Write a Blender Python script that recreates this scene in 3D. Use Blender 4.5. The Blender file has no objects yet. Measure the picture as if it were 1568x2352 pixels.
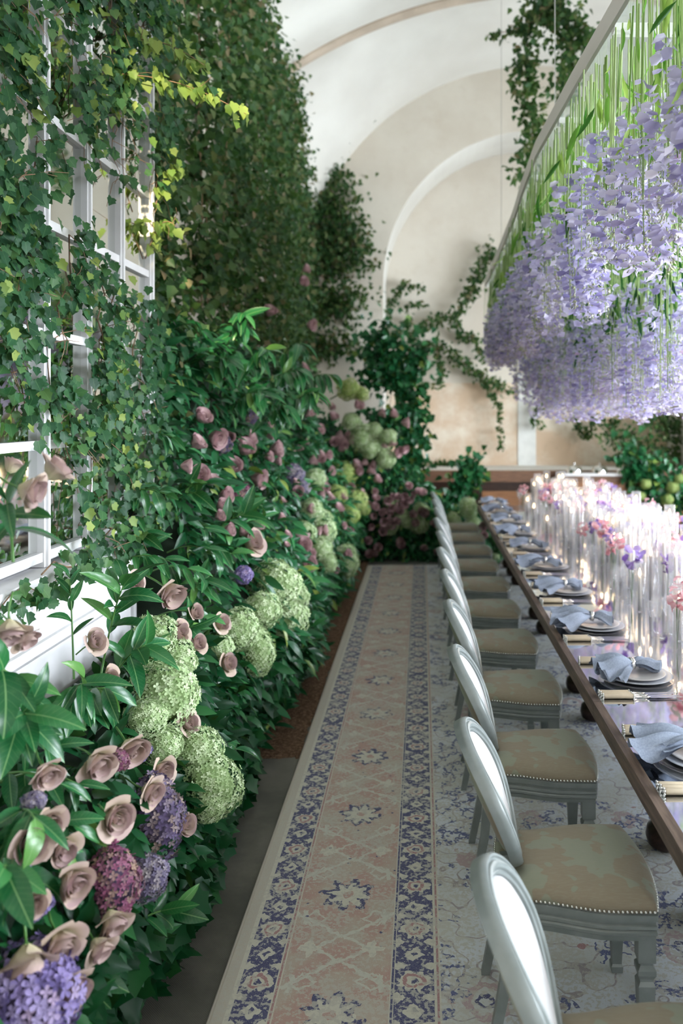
import bpy, math, random
import numpy as np
from mathutils import Vector, Matrix, Euler, Quaternion

random.seed(7)
RNG = np.random.default_rng(11)
SC = bpy.context.scene
COL = SC.collection
PI = math.pi

# ------------------------------------------------------------------ camera
F = 1870.0                 # focal length in pixels of the 1568x2352 frame
CAMH = 1.97
VPX, VPY = 968.0, 946.0    # where the aisle runs to
cam_d = bpy.data.cameras.new('camera')
cam = bpy.data.objects.new('camera', cam_d)
COL.objects.link(cam)
cam.location = (0, 0, CAMH)
cam.rotation_euler = (PI / 2, 0, 0)
cam_d.sensor_width = 36
cam_d.sensor_fit = 'AUTO'
cam_d.lens = F / 2352 * 36
cam_d.shift_x = (784 - VPX) / 2352
cam_d.shift_y = (VPY - 1176) / 2352
cam_d.clip_start = 0.05
cam_d.dof.use_dof = True
cam_d.dof.focus_distance = 3.0
cam_d.dof.aperture_fstop = 1.9
SC.camera = cam

# ------------------------------------------------------------------ world, sun, daylight
w = bpy.data.worlds.new('sky')
SC.world = w
w.use_nodes = True
wn = w.node_tree.nodes
bg = wn['Background']
bg.inputs[0].default_value = (0.80, 0.90, 1.0, 1)
bg.inputs[1].default_value = 2.0

sun_d = bpy.data.lights.new('sun', 'SUN')
sun_d.energy = 11.0
sun_d.color = (1.0, 0.84, 0.55)
sun_d.angle = math.radians(1.5)
sun = bpy.data.objects.new('sun', sun_d)
COL.objects.link(sun)
sun.rotation_euler = Vector((-1.9, 7.7, -3.45)).to_track_quat('-Z', 'Y').to_euler()


def area(name, loc, direction, sx, sy, power, color):
    d = bpy.data.lights.new(name, 'AREA')
    d.shape = 'RECTANGLE'
    d.size, d.size_y = sx, sy
    d.energy = power
    d.color = color
    o = bpy.data.objects.new(name, d)
    COL.objects.link(o)
    o.location = loc
    o.rotation_euler = Vector(direction).to_track_quat('-Z', 'Z').to_euler()
    return o


WIN_Y = (-0.9, 1.9, 4.7, 7.5, 10.4)       # windows of the right-hand wall
for y in WIN_Y:
    area('window_daylight', (5.72, y, 2.42), (-1, 0, -0.06), 1.7, 4.6, 960, (0.83, 0.91, 1.0))
area('doorway_fill', (1.2, -3.65, 1.95), (0, 1, 0.10), 3.5, 3.7, 48, (0.90, 0.95, 1.0))  # fill lamp added behind the viewpoint, in an unseen doorway

SC.view_settings.view_transform = 'Standard'
SC.view_settings.look = 'None'
SC.view_settings.gamma = 1.0
SC.view_settings.use_curve_mapping = False
SC.view_settings.exposure = 0.14
SC.cycles.transparent_max_bounces = 32
SC.cycles.max_bounces = 6
SC.cycles.diffuse_bounces = 3
SC.cycles.glossy_bounces = 4
SC.cycles.transmission_bounces = 6
SC.cycles.caustics_reflective = False
SC.cycles.caustics_refractive = False
SC.cycles.sample_clamp_indirect = 4.0


# ------------------------------------------------------------------ node helper
class V:
    """A node socket (or number) with arithmetic that builds Math nodes."""
    def __init__(self, t, s):
        self.t, self.s = t, s

    def _op(self, op, *others, clamp=False):
        n = self.t.nodes.new('ShaderNodeMath')
        n.operation = op
        n.use_clamp = clamp
        for i, x in enumerate((self,) + others):
            if isinstance(x, V):
                self.t.links.new(x.s, n.inputs[i])
            else:
                n.inputs[i].default_value = float(x)
        return V(self.t, n.outputs[0])

    def __add__(s, o): return s._op('ADD', o)
    def __radd__(s, o): return s._op('ADD', o)
    def __sub__(s, o): return s._op('SUBTRACT', o)
    def __rsub__(s, o): return (s * -1.0) + o
    def __mul__(s, o): return s._op('MULTIPLY', o)
    def __rmul__(s, o): return s._op('MULTIPLY', o)
    def __truediv__(s, o): return s._op('DIVIDE', o)
    def abs(s): return s._op('ABSOLUTE')
    def lt(s, o): return s._op('LESS_THAN', o)
    def gt(s, o): return s._op('GREATER_THAN', o)
    def min(s, o): return s._op('MINIMUM', o)
    def max(s, o): return s._op('MAXIMUM', o)
    def sin(s): return s._op('SINE')
    def sqrt(s): return s._op('SQRT')
    def pow(s, p): return s._op('POWER', p)
    def atan2(s, o): return s._op('ARCTAN2', o)
    def pp(s, period): return s._op('PINGPONG', period)
    def wrap(s, lo, hi): return s._op('WRAP', hi, lo)
    def step(s, a, b):
        n = s.t.nodes.new('ShaderNodeMapRange')
        n.interpolation_type = 'SMOOTHSTEP'
        s.t.links.new(s.s, n.inputs[0])
        n.inputs[1].default_value, n.inputs[2].default_value = a, b
        return V(s.t, n.outputs[0])
    def between(s, a, b): return s.gt(a) * s.lt(b)


class Mat:
    def __init__(self, name):
        self.m = bpy.data.materials.new(name)
        self.m.use_nodes = True
        self.t = self.m.node_tree
        self.n = self.t.nodes
        self.l = self.t.links
        self.b = self.n['Principled BSDF']

    def new(self, typ): return self.n.new(typ)

    def coords(self, kind='Object', scale=None):
        tc = self.new('ShaderNodeTexCoord')
        s = tc.outputs[kind]
        if scale is not None:
            mp = self.new('ShaderNodeMapping')
            self.l.new(s, mp.inputs[0])
            mp.inputs['Scale'].default_value = scale if hasattr(scale, '__len__') else (scale,) * 3
            s = mp.outputs[0]
        return s

    def noise(self, scale, detail=3, rough=0.5, co=None, w=None):
        n = self.new('ShaderNodeTexNoise')
        n.inputs['Scale'].default_value = scale
        n.inputs['Detail'].default_value = detail
        n.inputs['Roughness'].default_value = rough
        self.l.new(co if co is not None else self.coords(), n.inputs['Vector'])
        return V(self.t, n.outputs[0])

    def vor(self, scale, co=None, feature='F1', out='Distance', rnd=1.0):
        n = self.new('ShaderNodeTexVoronoi')
        n.feature = feature
        n.inputs['Scale'].default_value = scale
        n.inputs['Randomness'].default_value = rnd
        self.l.new(co if co is not None else self.coords(), n.inputs['Vector'])
        return V(self.t, n.outputs[out])

    def col(self, c):
        n = self.new('ShaderNodeRGB')
        n.outputs[0].default_value = (*c, 1)
        return n.outputs[0]

    def mix(self, f, a, b, mode='MIX'):
        n = self.new('ShaderNodeMix')
        n.data_type = 'RGBA'
        n.blend_type = mode
        if isinstance(f, V): self.l.new(f.s, n.inputs[0])
        else: n.inputs[0].default_value = f
        for i, x in ((6, a), (7, b)):
            if isinstance(x, (tuple, list)): n.inputs[i].default_value = (*x, 1)
            else: self.l.new(x, n.inputs[i])
        return n.outputs[2]

    def ramp(self, f, stops):
        n = self.new('ShaderNodeValToRGB')
        e = n.color_ramp.elements
        while len(e) < len(stops): e.new(0.5)
        for i, (p, c) in enumerate(stops):
            e[i].position = p
            e[i].color = (*c, 1)
        self.l.new(f.s, n.inputs[0])
        return n.outputs[0]

    def objrand(self):
        return V(self.t, self.new('ShaderNodeObjectInfo').outputs['Random'])

    def island(self):
        return V(self.t, self.new('ShaderNodeNewGeometry').outputs['Random Per Island'])

    def base(self, c):
        if isinstance(c, (tuple, list)): self.b.inputs['Base Color'].default_value = (*c, 1)
        else: self.l.new(c, self.b.inputs['Base Color'])
        return self

    def set(self, rough=0.5, metal=0.0, spec=0.5, **kw):
        self.b.inputs['Roughness'].default_value = rough
        self.b.inputs['Metallic'].default_value = metal
        self.b.inputs['Specular IOR Level'].default_value = spec
        for k, v in kw.items():
            self.b.inputs[k].default_value = v
        return self

    def bump(self, h, strength=0.3, dist=0.01):
        n = self.new('ShaderNodeBump')
        n.inputs['Strength'].default_value = strength
        n.inputs['Distance'].default_value = dist
        self.l.new(h.s, n.inputs['Height'])
        self.l.new(n.outputs[0], self.b.inputs['Normal'])
        return self

    def translucent(self, colour, f):
        tr = self.new('ShaderNodeBsdfTranslucent')
        if isinstance(colour, (tuple, list)): tr.inputs[0].default_value = (*colour, 1)
        else: self.l.new(colour, tr.inputs[0])
        mx = self.new('ShaderNodeMixShader')
        mx.inputs[0].default_value = f
        self.l.new(self.b.outputs[0], mx.inputs[1])
        self.l.new(tr.outputs[0], mx.inputs[2])
        self.l.new(mx.outputs[0], self.n['Material Output'].inputs[0])
        return self


def simple(name, c, rough=0.5, metal=0.0, var=0.0, scale=8, spec=0.5):
    m = Mat(name)
    if var:
        k = m.noise(scale, 4)
        m.base(m.mix(k.step(0.3, 0.7), tuple(x * (1 - var) for x in c), tuple(min(1, x * (1 + var)) for x in c)))
    else:
        m.base(c)
    m.set(rough, metal, spec)
    return m.m


def leaf_mat(name, stops, rough=0.4, joined=False, trans=0.25, tcol=(0.16, 0.34, 0.05), spec=0.25):
    m = Mat(name)
    r = m.island() if joined else m.objrand()
    c = m.ramp(r, stops)
    if not joined:
        nz = m.noise(9.0, 2)
        c = m.mix(nz.step(0.5, 0.8) * 0.15, c, (0.10, 0.20, 0.06))
        sp = m.new('ShaderNodeSeparateXYZ')                 # pale midrib and side veins
        m.l.new(m.coords(), sp.inputs[0])
        lx, ly = V(m.t, sp.outputs[0]).abs(), V(m.t, sp.outputs[1])
        vein = lx.lt(0.009).max(((ly - lx * 1.1).pp(0.045).lt(0.003)) * 0.35)
        c = m.mix(vein * 0.6, c, (0.16, 0.30, 0.11))
    m.base(c).set(rough, 0, spec)
    t = m.mix(0.5, c, tcol)
    m.translucent(t, trans)
    return m.m


M = {}
# plaster
m = Mat('plaster')
k1, k2 = m.noise(0.55, 5, 0.6), m.noise(5.0, 5, 0.65)
c = m.mix(k1.step(0.35, 0.65), (0.60, 0.54, 0.45), (0.69, 0.64, 0.55))
c = m.mix(k2.step(0.5, 0.8) * 0.35, c, (0.55, 0.47, 0.37))
m.base(c).set(0.9, spec=0.2).bump(m.noise(40, 4), 0.15, 0.004)
M['plaster'] = m.m
m = Mat('vault_plaster')
c = m.mix(m.noise(0.7, 5).step(0.35, 0.7), (0.62, 0.59, 0.53), (0.72, 0.70, 0.64))
m.base(c).set(0.9, spec=0.2)
M['vault'] = m.m
m = Mat('lower_wall_plaster')
c = m.mix(m.noise(1.6, 5, 0.65).step(0.4, 0.66), (0.60, 0.45, 0.32), (0.72, 0.64, 0.52))
c = m.mix(m.noise(7, 4).step(0.55, 0.75) * 0.5, c, (0.48, 0.36, 0.25))
m.base(c).set(0.9, spec=0.2)
M['lower_plaster'] = m.m
M['rib'] = simple('rib_plaster', (0.48, 0.39, 0.30), 0.9, var=0.12, scale=3)
M['white_strip'] = simple('pale_plaster', (0.72, 0.72, 0.68), 0.9, var=0.05)
# floor carpet: fine grey weave
m = Mat('grey_carpet')
co = m.coords()
sx = V(m.t, m.new('ShaderNodeSeparateXYZ').outputs[0])
sep = sx.s.node
m.l.new(co, sep.inputs[0])
ux, uy = V(m.t, sep.outputs[0]), V(m.t, sep.outputs[1])
weave = (ux * 820.0).sin() * (uy * 820.0).sin()
c = m.mix(m.noise(2.2, 5, 0.65).step(0.35, 0.7), (0.12, 0.122, 0.105), (0.20, 0.195, 0.165))
c = m.mix(weave.step(-0.4, 0.9) * 0.45, c, (0.07, 0.07, 0.06))
m.base(c).set(0.95, spec=0.15).bump(weave, 0.5, 0.002)
M['floor'] = m.m
m = Mat('coir')
f = m.noise(60, 6, 0.75)
c = m.ramp(f, [(0.32, (0.06, 0.035, 0.02)), (0.52, (0.22, 0.135, 0.085)), (0.70, (0.46, 0.31, 0.20))])
m.base(c).set(0.95, spec=0.1).bump(f, 1.0, 0.02)
M['coir'] = m.m
M['white_paint'] = simple('white_paint', (0.78, 0.77, 0.78), 0.45, var=0.05, scale=5)
m = Mat('mirror_glass')
m.base((0.80, 0.82, 0.80)).set(0.04, 1.0)
M['mirror'] = m.m
m = Mat('mirror_tabletop')
m.base((0.80, 0.82, 0.84)).set(0.05, 1.0)
M['table_mirror'] = m.m
# woods
def wood(name, a, b, rough=0.45, scale=(3, 30, 30)):
    m = Mat(name)
    k = m.noise(2.0, 6, 0.65, co=m.coords('Object', scale))
    m.base(m.mix(k.step(0.3, 0.7), a, b)).set(rough, spec=0.4).bump(k, 0.15, 0.002)
    return m.m
M['table_wood'] = wood('table_wood', (0.055, 0.036, 0.026), (0.15, 0.105, 0.078), 0.5, (30, 2.5, 30))
M['dark_wood'] = wood('dark_wood', (0.018, 0.009, 0.006), (0.045, 0.022, 0.014), 0.3)
M['panel_wood'] = wood('panel_wood', (0.10, 0.048, 0.026), (0.20, 0.10, 0.055), 0.5)
M['panel_lit'] = wood('panel_lit_wood', (0.20, 0.085, 0.035), (0.30, 0.14, 0.06), 0.5)  # brighter copy of the panel wood: light put into its colour
# chair paint & fabric
m = Mat('chair_paint')
k = m.noise(14, 4)
m.base(m.mix(k.step(0.3, 0.7), (0.16, 0.185, 0.18), (0.21, 0.235, 0.23))).set(0.34, 0.15, 0.6)
M['chair_paint'] = m.m
m = Mat('damask_fabric')
co = m.coords('Object', 1)
k = m.noise(8.5, 2.0, 0.5, co=m.coords('Object', (1, 1.25, 1)))
fine = m.noise(240, 2, co=m.coords('Object', (0.15, 1, 1)))
c = m.mix(k.step(0.485, 0.50), (0.25, 0.265, 0.20), (0.25, 0.21, 0.15))
c = m.mix(fine.step(0.4, 0.7) * 0.3, c, (0.30, 0.285, 0.22))
m.base(c).set(0.75, spec=0.25, **{'Sheen Weight': 0.15}).bump(k.step(0.47, 0.52), 0.12, 0.002)
M['fabric'] = m.m
m = Mat('back_pad_fabric')
k = m.noise(7.5, 2.0, 0.45, co=m.coords('Object', (1, 1.2, 0.7)))
c = m.mix(k.step(0.485, 0.515), (0.44, 0.44, 0.45), (0.38, 0.37, 0.36))
m.base(c).set(0.6, spec=0.3)
M['pad'] = m.m
M['nail'] = simple('nailhead_metal', (0.62, 0.62, 0.58), 0.25, 1.0)
M['silver'] = simple('silver', (0.80, 0.80, 0.80), 0.18, 1.0)
M['ivory'] = simple('ivory', (0.66, 0.56, 0.42), 0.3, var=0.08, scale=20)
m = Mat('napkin_linen')
m.base(m.mix(m.noise(180, 2).step(0.3, 0.7), (0.27, 0.32, 0.42), (0.34, 0.39, 0.50))).set(0.85, spec=0.15)
M['napkin'] = m.m
M['china'] = simple('white_china', (0.70, 0.68, 0.68), 0.2)
M['china_blue'] = simple('grey_blue_china', (0.52, 0.55, 0.62), 0.2)
M['wax'] = simple('candle_wax', (0.85, 0.82, 0.78), 0.5)
M['dark'] = simple('wick', (0.01, 0.01, 0.01), 0.9)


def glass(name, tint, gloss=0.07, edge=0.55, lit_haze=0.12):
    m = Mat(name)
    m.n.remove(m.b)
    tr = m.new('ShaderNodeBsdfTransparent')
    tr.inputs[0].default_value = (*tint, 1)
    gl = m.new('ShaderNodeBsdfGlossy')
    gl.inputs['Roughness'].default_value = 0.03
    lw = m.new('ShaderNodeLayerWeight')
    lw.inputs[0].default_value = 0.35
    f = V(m.t, lw.outputs['Facing']).pow(3.0) * edge + gloss
    mx = m.new('ShaderNodeMixShader')
    m.l.new(f.s, mx.inputs[0])
    dif = m.new('ShaderNodeBsdfTranslucent')  # pale translucent share imitates window light glowing in the glass
    dif.inputs[0].default_value = (.93, .93, 1, 1)
    mh = m.new('ShaderNodeMixShader')
    mh.inputs[0].default_value = lit_haze
    m.l.new(tr.outputs[0], mh.inputs[1])
    m.l.new(dif.outputs[0], mh.inputs[2])
    m.l.new(mh.outputs[0], mx.inputs[1])
    m.l.new(gl.outputs[0], mx.inputs[2])
    m.l.new(mx.outputs[0], m.n['Material Output'].inputs[0])
    return m.m


M['glass'] = glass('clear_glass', (1, 1, 1))
M['acrylic'] = glass('acrylic', (0.90, 0.95, 0.92), 0.06, 0.4)
M['acrylic_edge'] = simple('frosted_acrylic_edge', (0.66, 0.61, 0.57), 0.35)


def emit(name, c, s):
    m = Mat(name)
    m.n.remove(m.b)
    e = m.new('ShaderNodeEmission')
    e.inputs[0].default_value = (*c, 1)
    e.inputs[1].default_value = s
    m.l.new(e.outputs[0], m.n['Material Output'].inputs[0])
    m.m.cycles.emission_sampling = 'NONE'
    return m.m


M['flame'] = emit('candle_flame', (1.0, 0.70, 0.38), 16.0)

# plants
IVY = [(0.0, (0.008, 0.040, 0.020)), (0.5, (0.016, 0.075, 0.030)), (0.85, (0.040, 0.12, 0.040)), (1.0, (0.085, 0.165, 0.05))]
M['ivy'] = leaf_mat('ivy_leaf', IVY, 0.45, False, 0.30)
M['ivy_sun'] = leaf_mat('sunlit_ivy_leaf', [(0, (0.10, 0.20, 0.04)), (1, (0.30, 0.38, 0.10))], 0.45, False, 0.40, (0.45, 0.55, 0.08))  # yellow-green copy of the ivy leaf: sunlight put into its colour
M['ivy_far'] = leaf_mat('wall_ivy_leaf', [(0, (0.010, 0.040, 0.013)), (0.45, (0.026, 0.078, 0.022)), (0.8, (0.07, 0.12, 0.035)), (0.93, (0.13, 0.15, 0.06)), (1, (0.19, 0.14, 0.08))], 0.5, True, 0.25)
M['laurel'] = leaf_mat('laurel_leaf', [(0, (0.006, 0.060, 0.018)), (0.6, (0.012, 0.10, 0.030)), (0.9, (0.03, 0.15, 0.04)), (1, (0.12, 0.24, 0.05))], 0.25, False, 0.12, spec=0.4)
M['laurel_far'] = leaf_mat('mixed_leaf', [(0, (0.006, 0.050, 0.018)), (0.6, (0.012, 0.095, 0.032)), (0.92, (0.03, 0.15, 0.045)), (1, (0.20, 0.26, 0.05))], 0.28, True, 0.12, spec=0.3)
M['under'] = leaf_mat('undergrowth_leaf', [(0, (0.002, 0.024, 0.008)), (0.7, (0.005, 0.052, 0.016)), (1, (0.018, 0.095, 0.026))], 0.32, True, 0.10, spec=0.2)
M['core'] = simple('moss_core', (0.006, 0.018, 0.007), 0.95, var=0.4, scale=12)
M['twig'] = simple('twig_bark', (0.22, 0.13, 0.075), 0.8, var=0.3, scale=30)
M['green_stem'] = simple('green_stem', (0.06, 0.16, 0.03), 0.5)


def petal_mat(name, stops, trans=0.25, joined=True, rough=0.6):
    m = Mat(name)
    r = m.island() if joined else m.objrand()
    c = m.ramp(r, stops)
    m.base(c).set(rough, spec=0.25)
    m.translucent(c, trans)
    return m.m


M['hyd_green'] = petal_mat('green_hydrangea_petal', [(0, (0.25, 0.36, 0.15)), (0.5, (0.40, 0.51, 0.27)), (1, (0.56, 0.64, 0.42))])
M['hyd_heart_g'] = simple('hydrangea_heart_green', (.20, .29, .11), .8)
M['hyd_heart_p'] = simple('hydrangea_heart_purple', (.05, .035, .07), .8)
M['hyd_lime'] = petal_mat('lime_hydrangea_petal', [(0, (0.22, 0.33, 0.08)), (0.5, (0.38, 0.48, 0.14)), (1, (0.55, 0.60, 0.28))])
M['hyd_purple'] = petal_mat('purple_hydrangea_petal', [(0, (0.13, 0.10, 0.26)), (0.5, (0.26, 0.205, 0.42)), (0.85, (0.36, 0.30, 0.50)), (1, (0.36, 0.26, 0.37))])
M['hyd_dusky'] = petal_mat('dusky_hydrangea_petal', [(0, (0.045, 0.028, 0.07)), (0.4, (0.12, 0.09, 0.17)), (0.75, (0.18, 0.14, 0.16)), (1, (0.26, 0.19, 0.15))])
M['hyd_magenta'] = petal_mat('magenta_hydrangea_petal', [(0, (0.10, 0.03, 0.07)), (0.4, (0.26, 0.08, 0.15)), (0.7, (0.20, 0.11, 0.13)), (1, (0.30, 0.20, 0.14))])
M['hyd_grey'] = petal_mat('grey_lilac_hydrangea_petal', [(0, (0.12, 0.10, 0.19)), (0.5, (0.22, 0.19, 0.27)), (1, (0.33, 0.29, 0.30))])
m = Mat('rose_petal')
r = m.objrand()
c = m.ramp(r, [(0, (0.42, 0.30, 0.26)), (0.5, (0.48, 0.355, 0.33)), (1, (0.40, 0.27, 0.28))])
z = V(m.t, m.new('ShaderNodeSeparateXYZ').outputs[2])
m.l.new(m.coords('Object'), z.s.node.inputs[0])
c = m.mix(1.0 - z.step(0.05, 0.95), c, (0.58, 0.52, 0.33))
m.base(c).set(0.6, spec=0.2)
m.translucent(c, 0.2)
M['rose'] = m.m
M['rose_far'] = petal_mat('mauve_rose_petal', [(0, (0.34, 0.19, 0.21)), (0.5, (0.54, 0.36, 0.37)), (1, (0.68, 0.51, 0.50))], 0.2)
m = Mat('wisteria_petal')
c1 = m.ramp(m.island(), [(0, (0.26, 0.21, 0.48)), (0.3, (0.50, 0.45, 0.70)), (0.75, (0.76, 0.72, 0.88)), (0.96, (0.86, 0.80, 0.88)), (1, (0.76, 0.48, 0.68))])
c2 = m.ramp(m.objrand(), [(0, (0.45, 0.42, 0.72)), (0.4, (0.72, 0.68, 0.88)), (0.8, (0.86, 0.80, 0.90)), (1, (0.88, 0.72, 0.84))])
c = m.mix(0.35, c1, c2)
m.base(c).set(0.6, spec=0.25)
m.translucent(c, 0.45)
M['wisteria'] = m.m
M['wist_bud'] = petal_mat('wisteria_bud', [(0, (0.52, 0.58, 0.30)), (0.5, (0.70, 0.70, 0.50)), (1, (0.72, 0.68, 0.72))], 0.35)
M['wist_leaf'] = petal_mat('wisteria_leaf', [(0, (0.03, 0.13, 0.015)), (0.5, (0.16, 0.36, 0.05)), (1, (0.42, 0.58, 0.14))], 0.45, True, 0.45)
M['wist_leaf_dark'] = petal_mat('dark_wisteria_leaf', [(0, (0.008, 0.05, 0.012)), (0.6, (0.03, 0.14, 0.03)), (1, (0.16, 0.34, 0.06))], 0.25, True, 0.45)
M['wist_stem'] = petal_mat('pale_green_stem', [(0, (0.24, 0.40, 0.11)), (0.5, (0.40, 0.54, 0.20)), (1, (0.55, 0.66, 0.34))], 0.35)
M['sweet_pink'] = petal_mat('pink_sweet_pea', [(0, (0.75, 0.32, 0.38)), (0.6, (0.80, 0.50, 0.55)), (1, (0.85, 0.68, 0.74))], 0.4)
M['sweet_purple'] = petal_mat('purple_sweet_pea', [(0, (0.20, 0.10, 0.42)), (0.5, (0.42, 0.30, 0.66)), (1, (0.62, 0.50, 0.78))], 0.4)

# rug
RUG_L = -0.684
m = Mat('rug_print')
sepn = m.new('ShaderNodeSeparateXYZ')
m.l.new(m.coords(), sepn.inputs[0])
wob = (m.noise(26, 3) - 0.5) * 0.045
wob2 = (m.noise(31, 3, co=m.coords('Object', (1.1, 0.9, 1))) - 0.5) * 0.045
u0, v0 = V(m.t, sepn.outputs[0]), V(m.t, sepn.outputs[1])
u, v = u0 + wob, v0 + wob2
NAVY, CREAM, PINK, ICE, ROSE = (0.045, 0.052, 0.15), (0.60, 0.59, 0.50), (0.46, 0.30, 0.255), (0.62, 0.66, 0.70), (0.38, 0.20, 0.20)


def border(uc, half):
    """mask of the cream/pink shapes inside a navy border: rosettes alternating with crosses"""
    du = (u - uc).abs() / half
    vv = v.wrap(-0.14, 0.14)
    dv = vv.abs() / 0.14
    rr = (du * du * 0.6 + dv * dv * 3.2).sqrt()
    ang = (dv * 1.8).atan2(du) * 8.0
    ros = rr.lt(0.62 + ang.sin() * 0.10) * rr.gt(0.16)
    dv2 = 1.0 - dv
    cross = (du * 0.9 + dv2 * 2.0).lt(0.55) * (du * 1.4 + dv2 * 3.2).gt(0.35)
    corner = ((du - 0.9).abs() * 1.2 + (dv - 0.55).abs() * 3.2).lt(0.5)
    return ros.max(cross).max(corner), rr.between(0.3, 0.46)


worn = m.noise(60, 3, 0.7)
# field 1
UC1, P1 = -0.295, 0.66
du = (u - UC1).abs()
vv = v.wrap(-P1 / 2, P1 / 2)
dv = vv.abs()
ell = ((du / 0.10) * (du / 0.10) + (dv / 0.10) * (dv / 0.10)).sqrt()
ang = (vv / 0.10).atan2((u - UC1) / 0.10)
star = ell + (ang * 8.0).sin() * 0.20
field = m.mix((m.noise(7, 4).step(0.42, 0.62)), PINK, (0.47, 0.40, 0.33))
field = m.mix(star.lt(0.72), field, CREAM)
field = m.mix(star.between(0.66, 0.95) * m.noise(18, 3).gt(0.44), field, NAVY)
field = m.mix(ell.lt(0.2), field, PINK)
hexo = (du * 0.75 + dv - 0.265).abs().lt(0.010).max((du - 0.155).abs().lt(0.008) * dv.between(0.10, 0.19))
field = m.mix(hexo, field, (0.56, 0.57, 0.50))
dia = (du * 0.8 + (dv - P1 / 2).abs() - 0.075).abs().lt(0.009)
tri = ((du - 0.12).abs() + (dv - 0.155).abs() - 0.045).abs().lt(0.007)
field = m.mix(dia.max(tri), field, (0.56, 0.57, 0.50))
flw = (((du - 0.115) * 9.0).abs() + ((dv - P1 / 2) * 9.0).abs()).lt(0.42) * ((du - 0.115).abs().lt(0.016).max((dv - P1 / 2).abs().lt(0.016)))
field = m.mix(flw, field, CREAM)
bits = m.vor(16, co=m.coords('Object', (1, 1, 1))).lt(0.11) * m.noise(9, 2).gt(0.52)
field = m.mix(bits, field, NAVY)
# borders
b1, p1 = border(-0.562, 0.056)
bc1 = m.mix(p1, m.mix(b1, NAVY, CREAM), ROSE)
b2, p2 = border(-0.025, 0.064)
bc2 = m.mix(p2, m.mix(b2, NAVY, CREAM), ROSE)
# field 2: pale ground with vines and medallions
vd = m.vor(2.6, co=m.coords('Object', (1, 0.8, 0)), rnd=0.75)
n2 = m.noise(22, 3)
n3 = m.noise(8, 3, 0.65)
ring = (vd + (n2 - 0.5) * 0.16)
f2 = m.mix(m.noise(3, 3).step(0.4, 0.65), ICE, (0.54, 0.56, 0.53))
vine = (m.noise(6.5, 1.5) - 0.5).abs().lt(0.012)
f2 = m.mix(vine, f2, (0.34, 0.30, 0.31))
f2 = m.mix(ring.between(0.13, 0.20), f2, (0.44, 0.33, 0.34))
f2 = m.mix(ring.between(0.045, 0.085), f2, NAVY)
f2 = m.mix(m.vor(7.0).lt(0.16) * n2.gt(0.47), f2, (0.10, 0.12, 0.26))
f2 = m.mix(m.vor(5.2, co=m.coords('Object', (1, 1.3, 1))).lt(0.12) * n2.gt(0.5), f2, ROSE)
f2 = m.mix((n3 - 0.5).abs().lt(0.030) * m.noise(3.4, 2).gt(0.52), f2, (0.08, 0.10, 0.24))
# assemble by u
c = m.mix(u0.gt(RUG_L + 0.045), (0.50, 0.47, 0.40), CREAM)
c = m.mix(u0.gt(-0.622), c, bc1)
c = m.mix(u0.gt(-0.500), c, CREAM)
c = m.mix((u0 + 0.491).abs().lt(0.004), c, ROSE)
c = m.mix(u0.gt(-0.482), c, field)
c = m.mix(u0.gt(-0.108), c, CREAM)
c = m.mix((u0 + 0.100).abs().lt(0.004), c, NAVY)
c = m.mix(u0.gt(-0.093), c, bc2)
c = m.mix(u0.gt(0.043), c, CREAM)
c = m.mix((u0 - 0.056).abs().lt(0.004), c, ROSE)
c = m.mix(u0.gt(0.066), c, f2)
c = m.mix((worn + (m.noise(5, 3) - 0.5) * 0.35).gt(0.53) * 0.8, c, (0.50, 0.49, 0.43))
c = m.mix(m.noise(300, 2).step(0.35, 0.7) * 0.22, c, (0.64, 0.63, 0.58))
m.base(c).set(0.95, spec=0.1, **{'Sheen Weight': 0.1}).bump(m.noise(350, 2), 0.35, 0.003)
M['rug'] = m.m


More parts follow.
